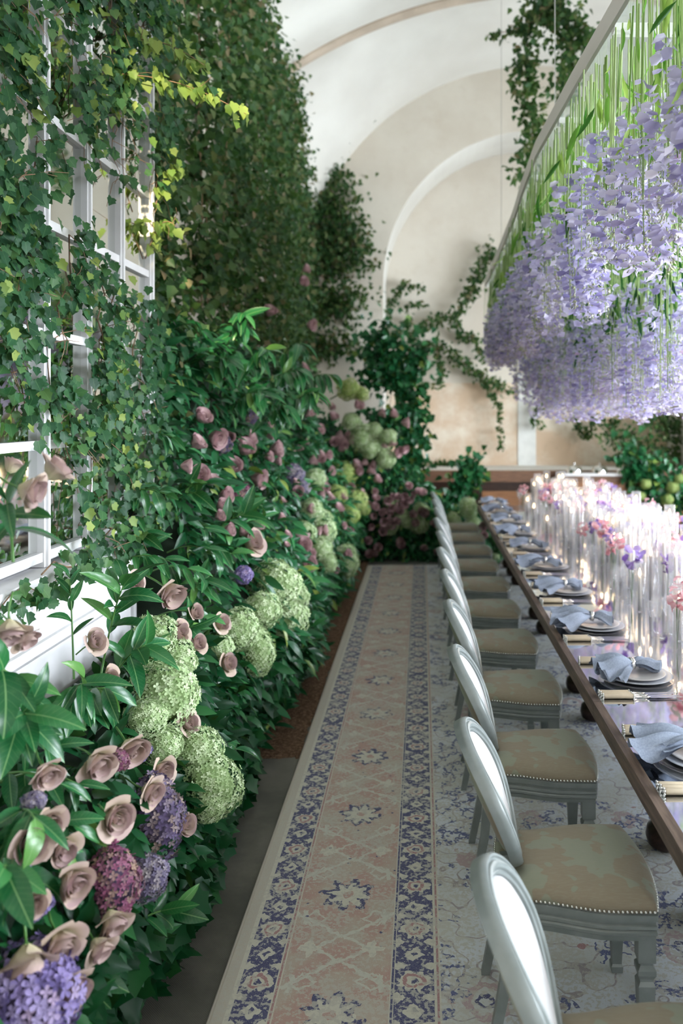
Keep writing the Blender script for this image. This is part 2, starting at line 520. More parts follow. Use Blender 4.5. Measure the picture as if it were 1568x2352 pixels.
# ------------------------------------------------------------------ geometry helpers
class G:
    def __init__(self):
        self.v, self.f = [], []

    def add(self, vs, fs):
        o = len(self.v)
        self.v += [tuple(p) for p in vs]
        self.f += [tuple(i + o for i in q) for q in fs]
        return self

    def box(self, x0, x1, y0, y1, z0, z1):
        return self.add([(x, y, z) for z in (z0, z1) for y in (y0, y1) for x in (x0, x1)],
                        [(0, 2, 3, 1), (4, 5, 7, 6), (0, 1, 5, 4), (2, 6, 7, 3), (0, 4, 6, 2), (1, 3, 7, 5)])

    def lathe(self, prof, n=16, cx=0, cy=0, cz=0, rot=0.0, sx=1, sy=1, cap=True):
        o = len(self.v)
        for r, z in prof:
            for i in range(n):
                a = rot + 2 * PI * i / n
                self.v.append((cx + r * math.cos(a) * sx, cy + r * math.sin(a) * sy, cz + z))
        for j in range(len(prof) - 1):
            for i in range(n):
                k = (i + 1) % n
                self.f.append((o + j * n + i, o + j * n + k, o + (j + 1) * n + k, o + (j + 1) * n + i))
        if cap:
            self.f.append(tuple(o + i for i in reversed(range(n))))
            self.f.append(tuple(o + (len(prof) - 1) * n + i for i in range(n)))
        return self

    def tube(self, pts, r, n=6, taper=None):
        pts = [Vector(p) for p in pts]
        o = len(self.v)
        up = Vector((0.13, 0.31, 0.94)).normalized()
        for j, p in enumerate(pts):
            d = (pts[min(j + 1, len(pts) - 1)] - pts[max(j - 1, 0)])
            d = d.normalized() if d.length > 1e-9 else Vector((0, 0, 1))
            a = d.cross(up)
            if a.length < 0.05: a = d.cross(Vector((1, 0, 0)))
            a.normalize()
            b = d.cross(a)
            rr = r if taper is None else r + (taper - r) * j / max(1, len(pts) - 1)
            for i in range(n):
                t = 2 * PI * i / n
                self.v.append(tuple(p + a * (rr * math.cos(t)) + b * (rr * math.sin(t))))
        for j in range(len(pts) - 1):
            for i in range(n):
                k = (i + 1) % n
                self.f.append((o + j * n + i, o + j * n + k, o + (j + 1) * n + k, o + (j + 1) * n + i))
        self.f.append(tuple(o + i for i in range(n)))
        self.f.append(tuple(o + (len(pts) - 1) * n + i for i in range(n)))
        return self

    def grid(self, fn, nu, nv):
        o = len(self.v)
        for j in range(nv + 1):
            for i in range(nu + 1):
                self.v.append(tuple(fn(i / nu, j / nv)))
        for j in range(nv):
            for i in range(nu):
                a = o + j * (nu + 1) + i
                self.f.append((a, a + 1, a + nu + 2, a + nu + 1))
        return self

    def sweep(self, loop, prof, closed=True):
        """loop: list of (point, outward, up); prof: list of (out, up) ; closed profile"""
        o = len(self.v)
        n, k = len(loop), len(prof)
        for p, a, b in loop:
            for r, d in prof:
                self.v.append(tuple(p + a * r + b * d))
        for j in range(n if closed else n - 1):
            jj = (j + 1) % n
            for i in range(k):
                ii = (i + 1) % k
                self.f.append((o + j * k + i, o + jj * k + i, o + jj * k + ii, o + j * k + ii))
        return self

    def mesh(self, name, mat, smooth=True, sharp=None):
        me = bpy.data.meshes.new(name)
        me.from_pydata(self.v, [], self.f)
        if mat is not None: me.materials.append(mat)
        if smooth:
            me.polygons.foreach_set('use_smooth', [True] * len(me.polygons))
            if sharp: me.set_sharp_from_angle(angle=math.radians(sharp))
        me.update()
        return me


def raw_mesh(name, verts, faces, mat, smooth=False):
    """verts (n,3) array; faces (m,k) int array"""
    me = bpy.data.meshes.new(name)
    nv, (nf, k) = len(verts), faces.shape
    me.vertices.add(nv)
    me.vertices.foreach_set('co', verts.astype(np.float32).ravel())
    me.loops.add(nf * k)
    me.loops.foreach_set('vertex_index', faces.astype(np.int32).ravel())
    me.polygons.add(nf)
    me.polygons.foreach_set('loop_start', np.arange(0, nf * k, k, dtype=np.int32))
    me.polygons.foreach_set('loop_total', np.full(nf, k, dtype=np.int32))
    if smooth: me.polygons.foreach_set('use_smooth', np.ones(nf, dtype=bool))
    me.materials.append(mat)
    me.update(calc_edges=True)
    me.validate()
    return me


def ob(name, data, parent=None, loc=None, rot=None, scale=None, mw=None, kind=None):
    o = bpy.data.objects.new(name, data)
    COL.objects.link(o)
    if parent is not None: o.parent = parent
    if mw is not None:
        o.matrix_basis = mw
    else:
        if loc is not None: o.location = loc
        if rot is not None: o.rotation_euler = rot
        if scale is not None: o.scale = scale if hasattr(scale, '__len__') else (scale,) * 3
    if kind: o['kind'] = kind
    return o


def tag(o, label, cat=None, group=None, kind=None):
    o['label'] = label
    if cat: o['category'] = cat
    if group: o['group'] = group
    if kind: o['kind'] = kind
    return o


def thing(name, label, cat, loc=(0, 0, 0), group=None, rot=None, scale=None, mw=None):
    return tag(ob(name, None, None, loc, rot, scale, mw), label, cat, group)


def struct(name, data, label=None):
    o = ob(name, data, kind='structure')
    if label: o['label'] = label
    return o


def frame_mat(pos, ydir, zhint, s=1.0, sw=1.0):
    """matrix whose local +Y runs along ydir and local +Z faces zhint"""
    y = Vector(ydir).normalized()
    z = Vector(zhint)
    z = z - y * z.dot(y)
    if z.length < 1e-4: z = y.orthogonal()
    z.normalize()
    x = y.cross(z)
    return Matrix(((x.x * s * sw, y.x * s, z.x * s, pos[0]), (x.y * s * sw, y.y * s, z.y * s, pos[1]),
                   (x.z * s * sw, y.z * s, z.z * s, pos[2]), (0, 0, 0, 1)))


def frames(pos, ydir, zhint, s):
    """vectorised frame_mat: returns (n,3,3) with columns x,y,z scaled"""
    y = ydir / np.linalg.norm(ydir, axis=1, keepdims=True)
    z = zhint - y * np.sum(zhint * y, axis=1, keepdims=True)
    z /= np.maximum(np.linalg.norm(z, axis=1, keepdims=True), 1e-6)
    x = np.cross(y, z)
    return np.stack([x, y, z], axis=2) * s[:, None, None]


def scatter_mesh(name, base_v, base_f, pos, R, mat, smooth=False):
    n, nv = len(pos), len(base_v)
    vs = np.einsum('nij,vj->nvi', R, base_v) + pos[:, None, :]
    fs = (base_f[None, :, :] + (np.arange(n) * nv)[:, None, None]).reshape(-1, base_f.shape[1])
    return raw_mesh(name, vs.reshape(-1, 3), fs, mat, smooth)


# -------- leaf shapes (length 1 along +Y)
def laurel_geo(curl=0.25, fold=0.10, width=0.16, n=7):
    vs, fs = [], []
    for j in range(n + 1):
        t = j / n
        wd = width * (math.sin(PI * min(1, t ** 0.82)) ** 0.75) + 0.004
        y = math.sin(t * curl * 2.2) / (curl * 2.2) if curl > 1e-3 else t
        z = -(1 - math.cos(t * curl * 2.2)) / (curl * 2.2) if curl > 1e-3 else 0
        for sx in (-1, 0, 1):
            vs.append((sx * wd, y, z + abs(sx) * fold * wd / width * 0.6))
    for j in range(n):
        for i in range(2):
            a = j * 3 + i
            fs.append((a, a + 1, a + 4, a + 3))
    return np.array(vs), np.array(fs)


def ivy_geo(fold=0.12):
    out = [(0, 0.0), (0.20, -0.10), (0.42, 0.10), (0.37, 0.30), (0.47, 0.50), (0.25, 0.66), (0, 1.0),
           (-0.25, 0.66), (-0.47, 0.50), (-0.37, 0.30), (-0.42, 0.10), (-0.20, -0.10)]
    vs = [(0, 0.30, 0.0)] + [(x, y, abs(x) * fold * 2 - 0.12 * max(0, y - 0.3) ** 1.5 - 0.04 * (i % 2)) for i, (x, y) in enumerate(out)]
    n = len(out)
    return np.array(vs), np.array([(0, 1 + (i + 1) % n, 1 + i) for i in range(n)])


def ivy_far_geo():
    vs = [(0, 0, 0), (0.42, 0.22, 0.08), (0.24, 0.62, 0.02), (0, 1, -0.08), (-0.24, 0.62, 0.02), (-0.42, 0.22, 0.08)]
    return np.array(vs, float), np.array([(0, 1, 2), (0, 2, 3), (0, 3, 4), (0, 4, 5)])


def geo_mesh(name, g, mat, smooth=True):
    return raw_mesh(name, g[0], g[1], mat, smooth)


# ------------------------------------------------------------------ where things stand
def ray(px, py):
    return (px - VPX) / F, (VPY - py) / F


PROF_Z = [0, 0.3, 0.6, 0.9, 1.2, 1.6, 2.2, 3.0, 4.0]
PROF_X = [-0.97, -0.88, -0.86, -0.98, -1.16, -1.34, -1.48, -1.60, -1.66]


def bank_x(z, y):
    return float(np.interp(z, PROF_Z, PROF_X)) + 0.05 * math.sin(y * 2.3 + z * 3.0) + 0.03 * math.sin(y * 5.1 - z * 4)


def bank_pt(px, py, out=0.0):
    """point of the flower bank that the line of sight meets"""
    dx, dz = ray(px, py)
    lo = 1.0
    for i in range(400):
        d = 1.0 + i * 0.025
        z = max(0, CAMH + dz * d)
        if dx * d < bank_x(z, d) + out or d > 10.6:
            return Vector((dx * d, d, max(0.03, z)))
    return Vector((dx * 10.6, 10.6, max(0.03, CAMH + dz * 10.6)))


def at(px, py, d):
    dx, dz = ray(px, py)
    return Vector((dx * d, d, CAMH + dz * d))


BACK = 12.5
XC = 1.75          # axis of the room
WL, WR = -1.80, 5.30
YF = -3.5

# ------------------------------------------------------------------ setting
floor = struct('floor', G().box(WL - 0.3, WR + 0.6, YF - 0.3, BACK + 1.3, -0.1, 0).mesh('floor', M['floor'], False))


def vault_z(x, y):
    dx = abs(x - XC)
    flat = 1.15 + math.sqrt(max(0.1, 6.3 ** 2 - dx * dx))
    rnd = 3.66 + math.sqrt(max(0.0, 3.62 ** 2 - min(dx, 3.62) ** 2))
    t = min(1, max(0, (y - 10.75) / (BACK - 10.75)))
    t = t * t * (3 - 2 * t)
    return flat * (1 - t) + rnd * t


g = G()
NX, NY = 60, 44
ys = list(np.linspace(YF, 10.75, 14)) + list(np.linspace(10.75, BACK + 0.02, 20))[1:]
xs = [XC + (WR + 0.1 - XC) * math.sin((i / NX - 0.5) * PI) for i in range(NX + 1)]
xs[0], xs[-1] = WL - 0.1, WR + 0.1
for y in ys:
    for x in xs: g.v.append((x, y, vault_z(x, y)))
n1 = NX + 1
for j in range(len(ys) - 1):
    for i in range(NX):
        a = j * n1 + i
        g.f.append((a, a + n1, a + n1 + 1, a + 1))
struct('ceiling', g.mesh('ceiling', M['vault']))
# rib of the vault
g = G()
loop = []
for i in range(61):
    x = WL + (WR - WL) * i / 60
    loop.append((Vector((x, 10.55, vault_z(x, 10.0))), Vector((0, 1, 0)), Vector((0, 0, 1))))
g.sweep(loop, [(-0.09, 0.05), (0.09, 0.05), (0.09, -0.03), (0.05, -0.06), (-0.05, -0.06), (-0.09, -0.03)], closed=False)
struct('trim_1', g.mesh('vault_rib', M['rib'], True, 40), 'tan plaster rib across the vault')

# back wall with its arched recess
NR, NCX, NCZ, ND, NZ = 2.34, XC, 3.95, 1.05, 1.08
g = G()
arch = [(NCX - NR, NZ)] + [(NCX - NR * math.cos(a), NCZ + NR * math.sin(a)) for a in np.linspace(0, PI, 49)] + [(NCX + NR, NZ)]
outer = []
for x, z in arch:
    dx, dz = x - NCX, z - NCZ
    if z <= NCZ: outer.append((WL - 0.2 if dx < 0 else WR + 0.2, z))
    else:
        k = 5.2 / max(abs(dx), abs(dz), 1e-6)
        k = min(k, (3.75 if abs(dx) > 0 else 1e9) / max(abs(dx), 1e-6))
        outer.append((NCX + dx * k, NCZ + dz * k))
gs = G()
for (x, z), (X, Z) in zip(arch, outer):
    g.v += [(x, BACK, z), (X, BACK, Z), (x, BACK + ND, z)]
    gs.v += [(x, BACK, z), (X, BACK, Z), (x, BACK + ND, z)]
for i in range(len(arch) - 1):
    a, b = i * 3, i * 3 + 3
    g.f += [(a, b, b + 1, a + 1)]
    gs.f += [(a, a + 2, b + 2, b)]
struct('wall_recess', G().box(NCX - NR - .1, NCX + NR + .1, BACK + ND, BACK + ND + .1, 0.9, 6.6).mesh('wall_recess', M['plaster'], False), 'plaster wall inside the arched recess')
g.add([(WL - .2, BACK, -0.05), (WR + .2, BACK, -0.05), (WR + .2, BACK, NZ), (WL - .2, BACK, NZ)], [(0, 1, 2, 3)])
gs.add([(NCX - NR, BACK, NZ), (NCX + NR, BACK, NZ), (NCX + NR, BACK + ND, NZ), (NCX - NR, BACK + ND, NZ)], [(0, 1, 2, 3)])
struct('trim_5', gs.mesh('recess_soffit', M['vault'], False), 'white curved soffit of the arched recess')
wall_back = struct('wall_back', g.mesh('wall_back', M['plaster'], False))
# thin coats of plaster on the recess wall
NB_ = BACK + ND
struct('trim_2', G().box(NCX - NR + .02, 1.60, NB_ - 0.012, NB_ + .01, NZ, 2.45).mesh('stained_plaster', M['lower_plaster'], False), 'stained lower plaster of the arched recess')
struct('trim_3', G().box(1.60, 1.90, NB_ - 0.03, NB_ + .01, NZ, 2.6).mesh('pale_strip', M['white_strip'], False), 'pale pilaster strip on the end wall')  # strip paler than the plaster on either side
struct('trim_4', G().box(1.90, NCX + NR - .02, NB_ - 0.012, NB_ + .01, NZ, 2.3).mesh('ochre_plaster', M['lower_plaster'], False), 'ochre lower plaster of the arched recess')

struct('wall_left', G().box(WL - 0.3, WL, YF - .3, BACK + .3, -.05, 8.2).mesh('wall_left', M['plaster'], False))
g = G()
edges = [YF - .3]
for y in WIN_Y: edges += [y - 0.85, y + 0.85]
edges.append(BACK + .3)
for i in range(0, len(edges), 2): g.box(WR, WR + .5, edges[i], edges[i + 1], -.05, 8.2)
for y in WIN_Y:
    g.box(WR, WR + .5, y - .85, y + .85, -.05, .1)
    g.box(WR, WR + .5, y - .85, y + .85, 4.75, 8.2)
struct('wall_right', g.mesh('wall_right', M['plaster'], False))
for i, y in enumerate(WIN_Y):
    g = G()
    for k in (-.85, -.28, .28, .81): g.box(WR + .2, WR + .25, y + k, y + k + .04, .1, 4.75)
    for z in (.1, 1.0, 1.9, 2.85, 3.8, 4.71): g.box(WR + .2, WR + .25, y - .85, y + .85, z, z + .04)
    struct('window_%d' % (i + 1), g.mesh('window_frame', M['white_paint'], False), 'white casement window of the daylit side wall')
# wall behind the viewpoint: added doorway for fill and high opening to aim the sun
g = G()
g.box(WL - .3, -.6, YF - .3, YF, -.05, 6.1)
g.box(3.0, WR + .5, YF - .3, YF, -.05, 6.1)
g.box(-.6, 3.0, YF - .3, YF, 3.9, 6.1)
g.box(.4, 1.32, YF - .3, YF, 6.1, 6.42)
g.box(WL - .3, 0.42, YF - .3, YF, 6.1, 7.05)
g.box(1.30, WR + .5, YF - .3, YF, 6.1, 7.05)
g.box(WL - .3, WR + .5, YF - .3, YF, 7.05, 8.2)
struct('wall_front', g.mesh('wall_front', M['plaster'], False))
struct('wall_sunshade', G().box(-1.2, 3.6, YF - 4.3, YF - .3, 3.9, 4.1).box(-1.2, 3.6, YF - 4.5, YF - 4.3, -.05, 4.1).mesh('sunshade', M['plaster'], False), 'plaster porch added out of view to keep the sun off the doorway')  # unseen roof and end wall added to block the sun

# wainscot: rails, stiles and panels
wy = BACK - 0.05
wb = struct('baseboard_back', G().box(WL, WR, wy, BACK, 0, 1.0).mesh('wainscot', M['dark_wood'], False), 'dark wood panelling along the end wall')
ob('rail', G().box(WL, WR, wy - .05, wy + .049, 0.90, 1.075).mesh('rail', M['panel_wood'], False), wb)
ob('rail', G().box(WL, WR, wy - .03, wy + .01, 0.02, 0.16).mesh('rail', M['panel_wood'], False), wb)
pm = G().box(-.36, .36, -.02, .02, -.26, .26).mesh('panel', M['panel_lit'], False)
for i in range(8): ob('panel', pm, wb, (WL + .5 + i * 0.86, wy - .005, 0.50))

# ------------------------------------------------------------------ floor coverings
g = G()
nx, ny = 6, 60
rug = tag(ob('rug', G().box(RUG_L, 4.1, 0.2, 10.4, 0.001, 0.013).mesh('rug', M['rug'], False)),
          'faded oriental runner rug with navy borders and dusty pink field under the chairs', 'rug')
ob('binding', G().tube([(RUG_L, 0.2, .008), (RUG_L, 10.4, .008)], .008, 8).mesh('binding', simple('rug_binding', (0.52, 0.48, 0.40), .9)), rug)
g = G()
def coir_f(a, b):
    x = WL + .02 + (RUG_L - .012 - WL - .02) * a
    y = 4.62 + (12.3 - 4.62) * b
    return (x, y, 0.010 + 0.006 * math.sin(x * 31 + y * 17) * math.sin(y * 23 - x * 11) + (-.009 if a in (0, 1) or b in (0, 1) else 0))
g.grid(coir_f, 24, 120)
tag(ob('coir_mat', g.mesh('coir_mat', M['coir'])), 'brown coir fibre matting beside the rug', 'mat')

# ------------------------------------------------------------------ chairs
def smooth(t):
    t = min(1, max(0, t))
    return t * t * (3 - 2 * t)


def seat_outline(n=96):
    pts = []
    for i in range(24):                                    # near side, back to front
        x = -0.165 + 0.445 * i / 24
        pts.append((x, -(0.180 + 0.05 * smooth((x + 0.10) / 0.26))))
    for i in range(25):                                    # front
        y = -0.23 + 0.46 * i / 24
        pts.append((0.28 + 0.032 * (1 - (y / 0.23) ** 2), y))
    for i in range(24):
        x = 0.28 - 0.445 * (i + 1) / 24
        pts.append((x, 0.180 + 0.05 * smooth((x + 0.10) / 0.26)))
    for i in range(1, 12):
        y = 0.18 - 0.36 * i / 12
        pts.append((-0.165 - 0.012 * (1 - (y / 0.18) ** 2), y))
    return pts


SO = seat_outline()


def loop_of(pts, z):
    out = []
    n = len(pts)
    for i, (x, y) in enumerate(pts):
        a, b = pts[(i - 1) % n], pts[(i + 1) % n]
        d = Vector((b[0] - a[0], b[1] - a[1], 0)).normalized()
        out.append((Vector((x, y, z)), Vector((d.y, -d.x, 0)), Vector((0, 0, 1))))
    return out


L0 = loop_of(SO, 0)
apron = G()
prof = [(0, .462), (.007, .458), (.007, .440), (0, .436), (0, .428), (.005, .424), (.006, .416), (.001, .411), (.006, .406), (.006, .398), (0, .393), (-.001, .378), (-.018, .378), (-.018, .462)]
apron.sweep(L0, prof)
ME_apron = apron.mesh('seat_rail', M['chair_paint'], True, 35)
cush = G()
rings = [(1.0, .460), (1.012, .470), (1.0, .483), (.96, .497), (.86, .511), (.66, .522), (.4, .528), (.15, .530)]
for s, z in rings:
    for x, y in SO: cush.v.append((0.06 + (x - 0.06) * s, y * s, z))
n = len(SO)
for j in range(len(rings) - 1):
    for i in range(n):
        k = (i + 1) % n
        cush.f.append((j * n + i, j * n + k, (j + 1) * n + k, (j + 1) * n + i))
cush.f.append(tuple((len(rings) - 1) * n + i for i in range(n)))
ME_cush = cush.mesh('seat', M['fabric'])
nails = G()
acc = 0.0
for i, (p, a, b) in enumerate(L0):
    p2 = L0[(i + 1) % len(L0)][0]
    ln = (p2 - p).length
    while acc < ln:
        q = p.lerp(p2, acc / ln) + a * 0.004
        nails.lathe([(.003, -.0048), (.0052, 0), (.003, .0048)], 6, q.x, q.y, .467)
        acc += .0135
    acc -= ln
ME_nails = nails.mesh('nailheads', M['nail'])
fl = G().lathe([(.031, .46), (.031, .315), (.031, .310), (.022, .303), (.022, .298), (.032, .286), (.032, .272), (.024, .258), (.023, .25), (.030, .238), (.029, .22), (.019, .03), (.024, .022), (.022, 0)][::-1], 4, rot=PI / 4)
fl2 = G()
fl2.v = [(x * 1.2, y * 1.2, z) for x, y, z in fl.v]
fl2.f = fl.f
ME_fleg = fl2.mesh('leg', M['chair_paint'], False)
def rear_leg(s):
    g = G()
    st = [(-.145, .165 * s, .475, .021), (-.150, .165 * s, .38, .020), (-.165, .168 * s, .2, .017), (-.205, .175 * s, 0, .014)]
    for x, y, z, r in st: g.v += [(x - r, y - r, z), (x + r, y - r, z), (x + r, y + r, z), (x - r, y + r, z)]
    for j in range(3):
        for i in range(4):
            k = (i + 1) % 4
            g.f.append((j * 4 + i, j * 4 + k, j * 4 + 4 + k, j * 4 + 4 + i))
    g.f += [(3, 2, 1, 0), (12, 13, 14, 15)]
    return g.mesh('leg', M['chair_paint'], False)
ME_rl = [rear_leg(-1), rear_leg(1)]
# oval back
BC = Vector((-0.2025, 0, 0.722))
BT = Vector((-0.0925, 0, 0.212))          # half height along the lean
BTn = BT.normalized()
BN = Vector((BTn.z, 0, -BTn.x))          # forward normal
AH, AW = BT.length, 0.238


def back_pt(a, k=1.0):
    s, c = math.sin(a), math.cos(a)
    y = AW * k * c
    return BC + BTn * (AH * k * s) + Vector((0, y, 0)) + BN * (0.03 * (y / AW) ** 2)


bl = []
NB = 64
for i in range(NB):
    a = 2 * PI * i / NB
    t = (back_pt(a + .01) - back_pt(a - .01)).normalized()
    o_ = t.cross(BN)
    if o_.dot(back_pt(a) - BC) < 0: o_ = -o_
    o_.normalize()
    bl.append((back_pt(a), o_, BN))
bprof = [(0.002, -.024), (.004, -.005), (.002, .010), (-.003, .016), (-.008, .016), (-.011, .011), (-.015, .011), (-.018, .018), (-.026, .021), (-.034, .017), (-.037, .010), (-.041, .012), (-.046, .008), (-.048, -.024)]
ME_bframe = G().sweep(bl, bprof).mesh('back_frame', M['chair_paint'], True, 40)
def pad(front):
    g = G()
    rs = [(1.0, 0.0), (.985, .010), (.93, .017), (.8, .023), (.5, .029), (.2, .031)]
    k0 = 0.80
    for s, h in rs:
        for i in range(NB):
            p = back_pt(2 * PI * i / NB, k0 * s)
            g.v.append(tuple(p + BN * ((0.004 + h * .7) if front else (-0.018 - h * .55))))
    for j in range(len(rs) - 1):
        for i in range(NB):
            k = (i + 1) % NB
            g.f.append((j * NB + i, j * NB + k, (j + 1) * NB + k, (j + 1) * NB + i))
    g.f.append(tuple((len(rs) - 1) * NB + i for i in range(NB)))
    return g
ME_padf = pad(True).mesh('back_pad', M['pad'])
ME_padb = pad(False).mesh('rear_pad', M['fabric'])
def stile(s):
    g = G()
    return g.tube([(-.150, .120 * s, .44), (-.155, .118 * s, .50), (-.162, .115 * s, .575)], .02, 4).mesh('back_post', M['chair_paint'], False)
ME_st = [stile(-1), stile(1)]

CH0, CHS = 1.80, 0.862
for k in range(11):
    rot = math.radians(-1.5 + random.uniform(-1.2, 1.2))
    nth = ['first', 'second', 'third', 'fourth', 'fifth', 'sixth', 'seventh', 'eighth', 'ninth', 'tenth', 'last'][k]
    lab = ('grey painted oval-back dining chair, %s in the row counted towards the end wall' % nth) if k < 10 else \
        'grey painted oval-back dining chair, last of the row, beside the end-wall flowers'
    t = thing('dining_chair', lab, 'chair', (0.43 + random.uniform(-.008, .008), CH0 + CHS * k, 0.013), 'oval-back chairs along the table', (0, 0, rot))
    ob('seat', ME_cush, t)
    ob('seat_rail', ME_apron, t)
    ob('nailheads', ME_nails, t, kind='stuff')
    for s in (-1, 1): ob('leg', ME_fleg, t, (0.255, 0.200 * s, 0))
    for me in ME_rl: ob('leg', me, t)
    ob('back_frame', ME_bframe, t)
    p_ = ob('back_pad', ME_padf, t)
    ob('rear_pad', ME_padb, t)
    for me in ME_st: ob('back_post', me, t)

# ------------------------------------------------------------------ tables
TX0, TX1, TZ = 0.716, 2.70, 0.76
seams = [1.38, 3.40, 5.44, 7.46, 9.48, 10.5]
bun = [(0.0, 0), (.05, 0), (.078, .02), (.088, .055), (.080, .095), (.05, .12), (.036, .135), (.042, .16), (.034, .19), (.045, .35), (.038, .5), (.05, .66), (.05, .70)]
ME_foot = G().lathe(bun, 18, cap=False).mesh('leg', M['dark_wood'])
for i in range(5):
    y0, y1 = seams[i] + .0015, seams[i + 1] - .0015
    t = thing('dining_table', 'mirror-topped banquet table section with dark wooden edge, %s from the chair-row start' % ['first', 'second', 'third', 'fourth', 'short fifth'][i],
              'table', (TX0, y0, 0.013), 'banquet table sections end to end')
    Lx, Ly = TX1 - TX0, y1 - y0
    h = TZ - .013
    for (a, b, c_, d) in ((0, .035, 0, Ly), (Lx - .035, Lx, 0, Ly)): ob('edge_rail', G().box(a, b, c_, d, h - .065, h).mesh('edge_rail', M['table_wood'], False), t)
    for c_ in (0, Ly - .03): ob('end_rail', G().box(.035, Lx - .035, c_, c_ + .03, h - .065, h - .004).mesh('end_rail', M['table_wood'], False), t)
    ob('mirror_top', G().box(.035, Lx - .035, 0.0, Ly, h - .004, h).mesh('mirror_top', M['table_mirror'], False), t)
    for xx in (.38, Lx - .38):
        for yy in (0.26, Ly - .26): ob('leg', ME_foot, t, (xx, yy, 0), scale=(1, 1, (h - .06) / .70))

# ------------------------------------------------------------------ place settings
plate_prof = [(0, .0), (.085, .0), (.09, .004), (.13, .014), (.133, .017), (.128, .018), (.09, .009), (.0, .008)]
ME_charger = G().lathe([(0, 0), (.12, 0), (.175, .010), (.178, .013), (.17, .014), (.12, .005), (0, .005)], 40, cap=False).mesh('charger', M['glass'])
ME_plate = G().lathe([(r * 1.14, z) for r, z in plate_prof], 40, cap=False).mesh('dinner_plate', M['china_blue'])
ME_plate2 = G().lathe([(r * .92, z) for r, z in plate_prof], 40, cap=False).mesh('salad_plate', M['china'])


def napkin_mesh(seed):
    rnd = random.Random(seed)
    g = G()
    for sgn, ln, wd, nl in ((-1, .19, .10, 3), (1, .12, .045, 2)):
        for layer in range(nl):
            ph, ph2, sk = rnd.uniform(0, 6), rnd.uniform(0, 6), rnd.uniform(-.06, .06)
            lk = ln * rnd.uniform(.8, 1.1)
            up = .030 + .012 * layer
            def fn(a, b, sgn=sgn, lk=lk, wd=wd, ph=ph, ph2=ph2, sk=sk, up=up):
                s = a * 2 - 1
                wv = .014 + wd * b ** .75
                y = s * wv + sk * b
                x = sgn * (lk * b * (1 - .30 * abs(s) ** 1.5 + .12 * math.sin(ph2 + s * 2.3)))
                z = up + b * (.024 * math.sin(s * 5.6 + ph) + .020 * (abs(math.sin(s * 7.3 + ph2)) - .5)) + .024 * math.sin(min(1, b * 1.2) * PI) * (1 - .6 * s * s) - .022 * b
                return (x, y, max(.004, z))
            g.grid(fn, 18, 10)
    return g.mesh('napkin_cloth', M['napkin'])
ME_nap = [napkin_mesh(i) for i in range(4)]
g = G()
lp = []
for i in range(20):
    a = 2 * PI * i / 20
    lp.append((Vector((0, .022 * math.cos(a), .040 + .022 * math.sin(a))), Vector((0, math.cos(a), math.sin(a))), Vector((1, 0, 0))))
ME_ring = g.sweep(lp, [(-.002, -.009), (.002, -.009), (.003, 0), (.002, .009), (-.002, .009)]).mesh('napkin_ring', M['silver'])


def handle_parts(kind):
    """cutlery lying along +X: ivory handle at the chair side, silver working end"""
    h = G()
    lp = []
    for i in range(7):
        x = -.055 + .095 * i / 6
        lp.append((Vector((x, 0, .0085)), .0075 + .0008 * math.sin(i)))
    for (p, r), (q, r2) in zip(lp[:-1], lp[1:]): pass
    h.v, h.f = [], []
    g2 = G().lathe([(.0075, 0), (.0092, .003), (.0086, .05), (.0092, .092), (.0075, .095)], 8)
    h.add([(-.055 + z, x, .009 + y) for x, y, z in g2.v], g2.f)
    s = G()
    s.tube([(.04, 0, .009), (.08, 0, .006), (.095, 0, .006)], .0032, 6)
    if kind == 'fork':
        s.grid(lambda a, b: (.095 + .025 * b, (a - .5) * (.010 + .014 * b), .006 + .004 * b), 4, 4)
        for k in (-.0095, -.0032, .0032, .0095): s.tube([(.12, k, .010), (.165, k, .013)], .0016, 5, .0008)
    else:
        s.grid(lambda a, b: (.095 + .105 * b, (a - .5) * .017 * (1 - .55 * b ** 3) + .002, .006 + .0015 * math.sin(a * PI)), 4, 6)
    return h.mesh('handle', M['ivory']), s.mesh('blade' if kind == 'knife' else 'tines', M['silver'])
def collar_mesh():
    s = G().lathe([(.006, -.003), (.008, 0), (.006, .003)], 8)
    s.v = [(z, x, .009 + y) for x, y, z in s.v]
    for i in range(7):
        a = 2 * PI * i / 7
        s.lathe([(.0005, -.0036), (.0036, 0), (.0005, .0036)], 5, 0, .0085 * math.cos(a), .009 + .0085 * math.sin(a))
    return s.mesh('collar', M['silver'])
ME_collar = collar_mesh()
CUT = {k: handle_parts(k) for k in ('fork', 'knife')}


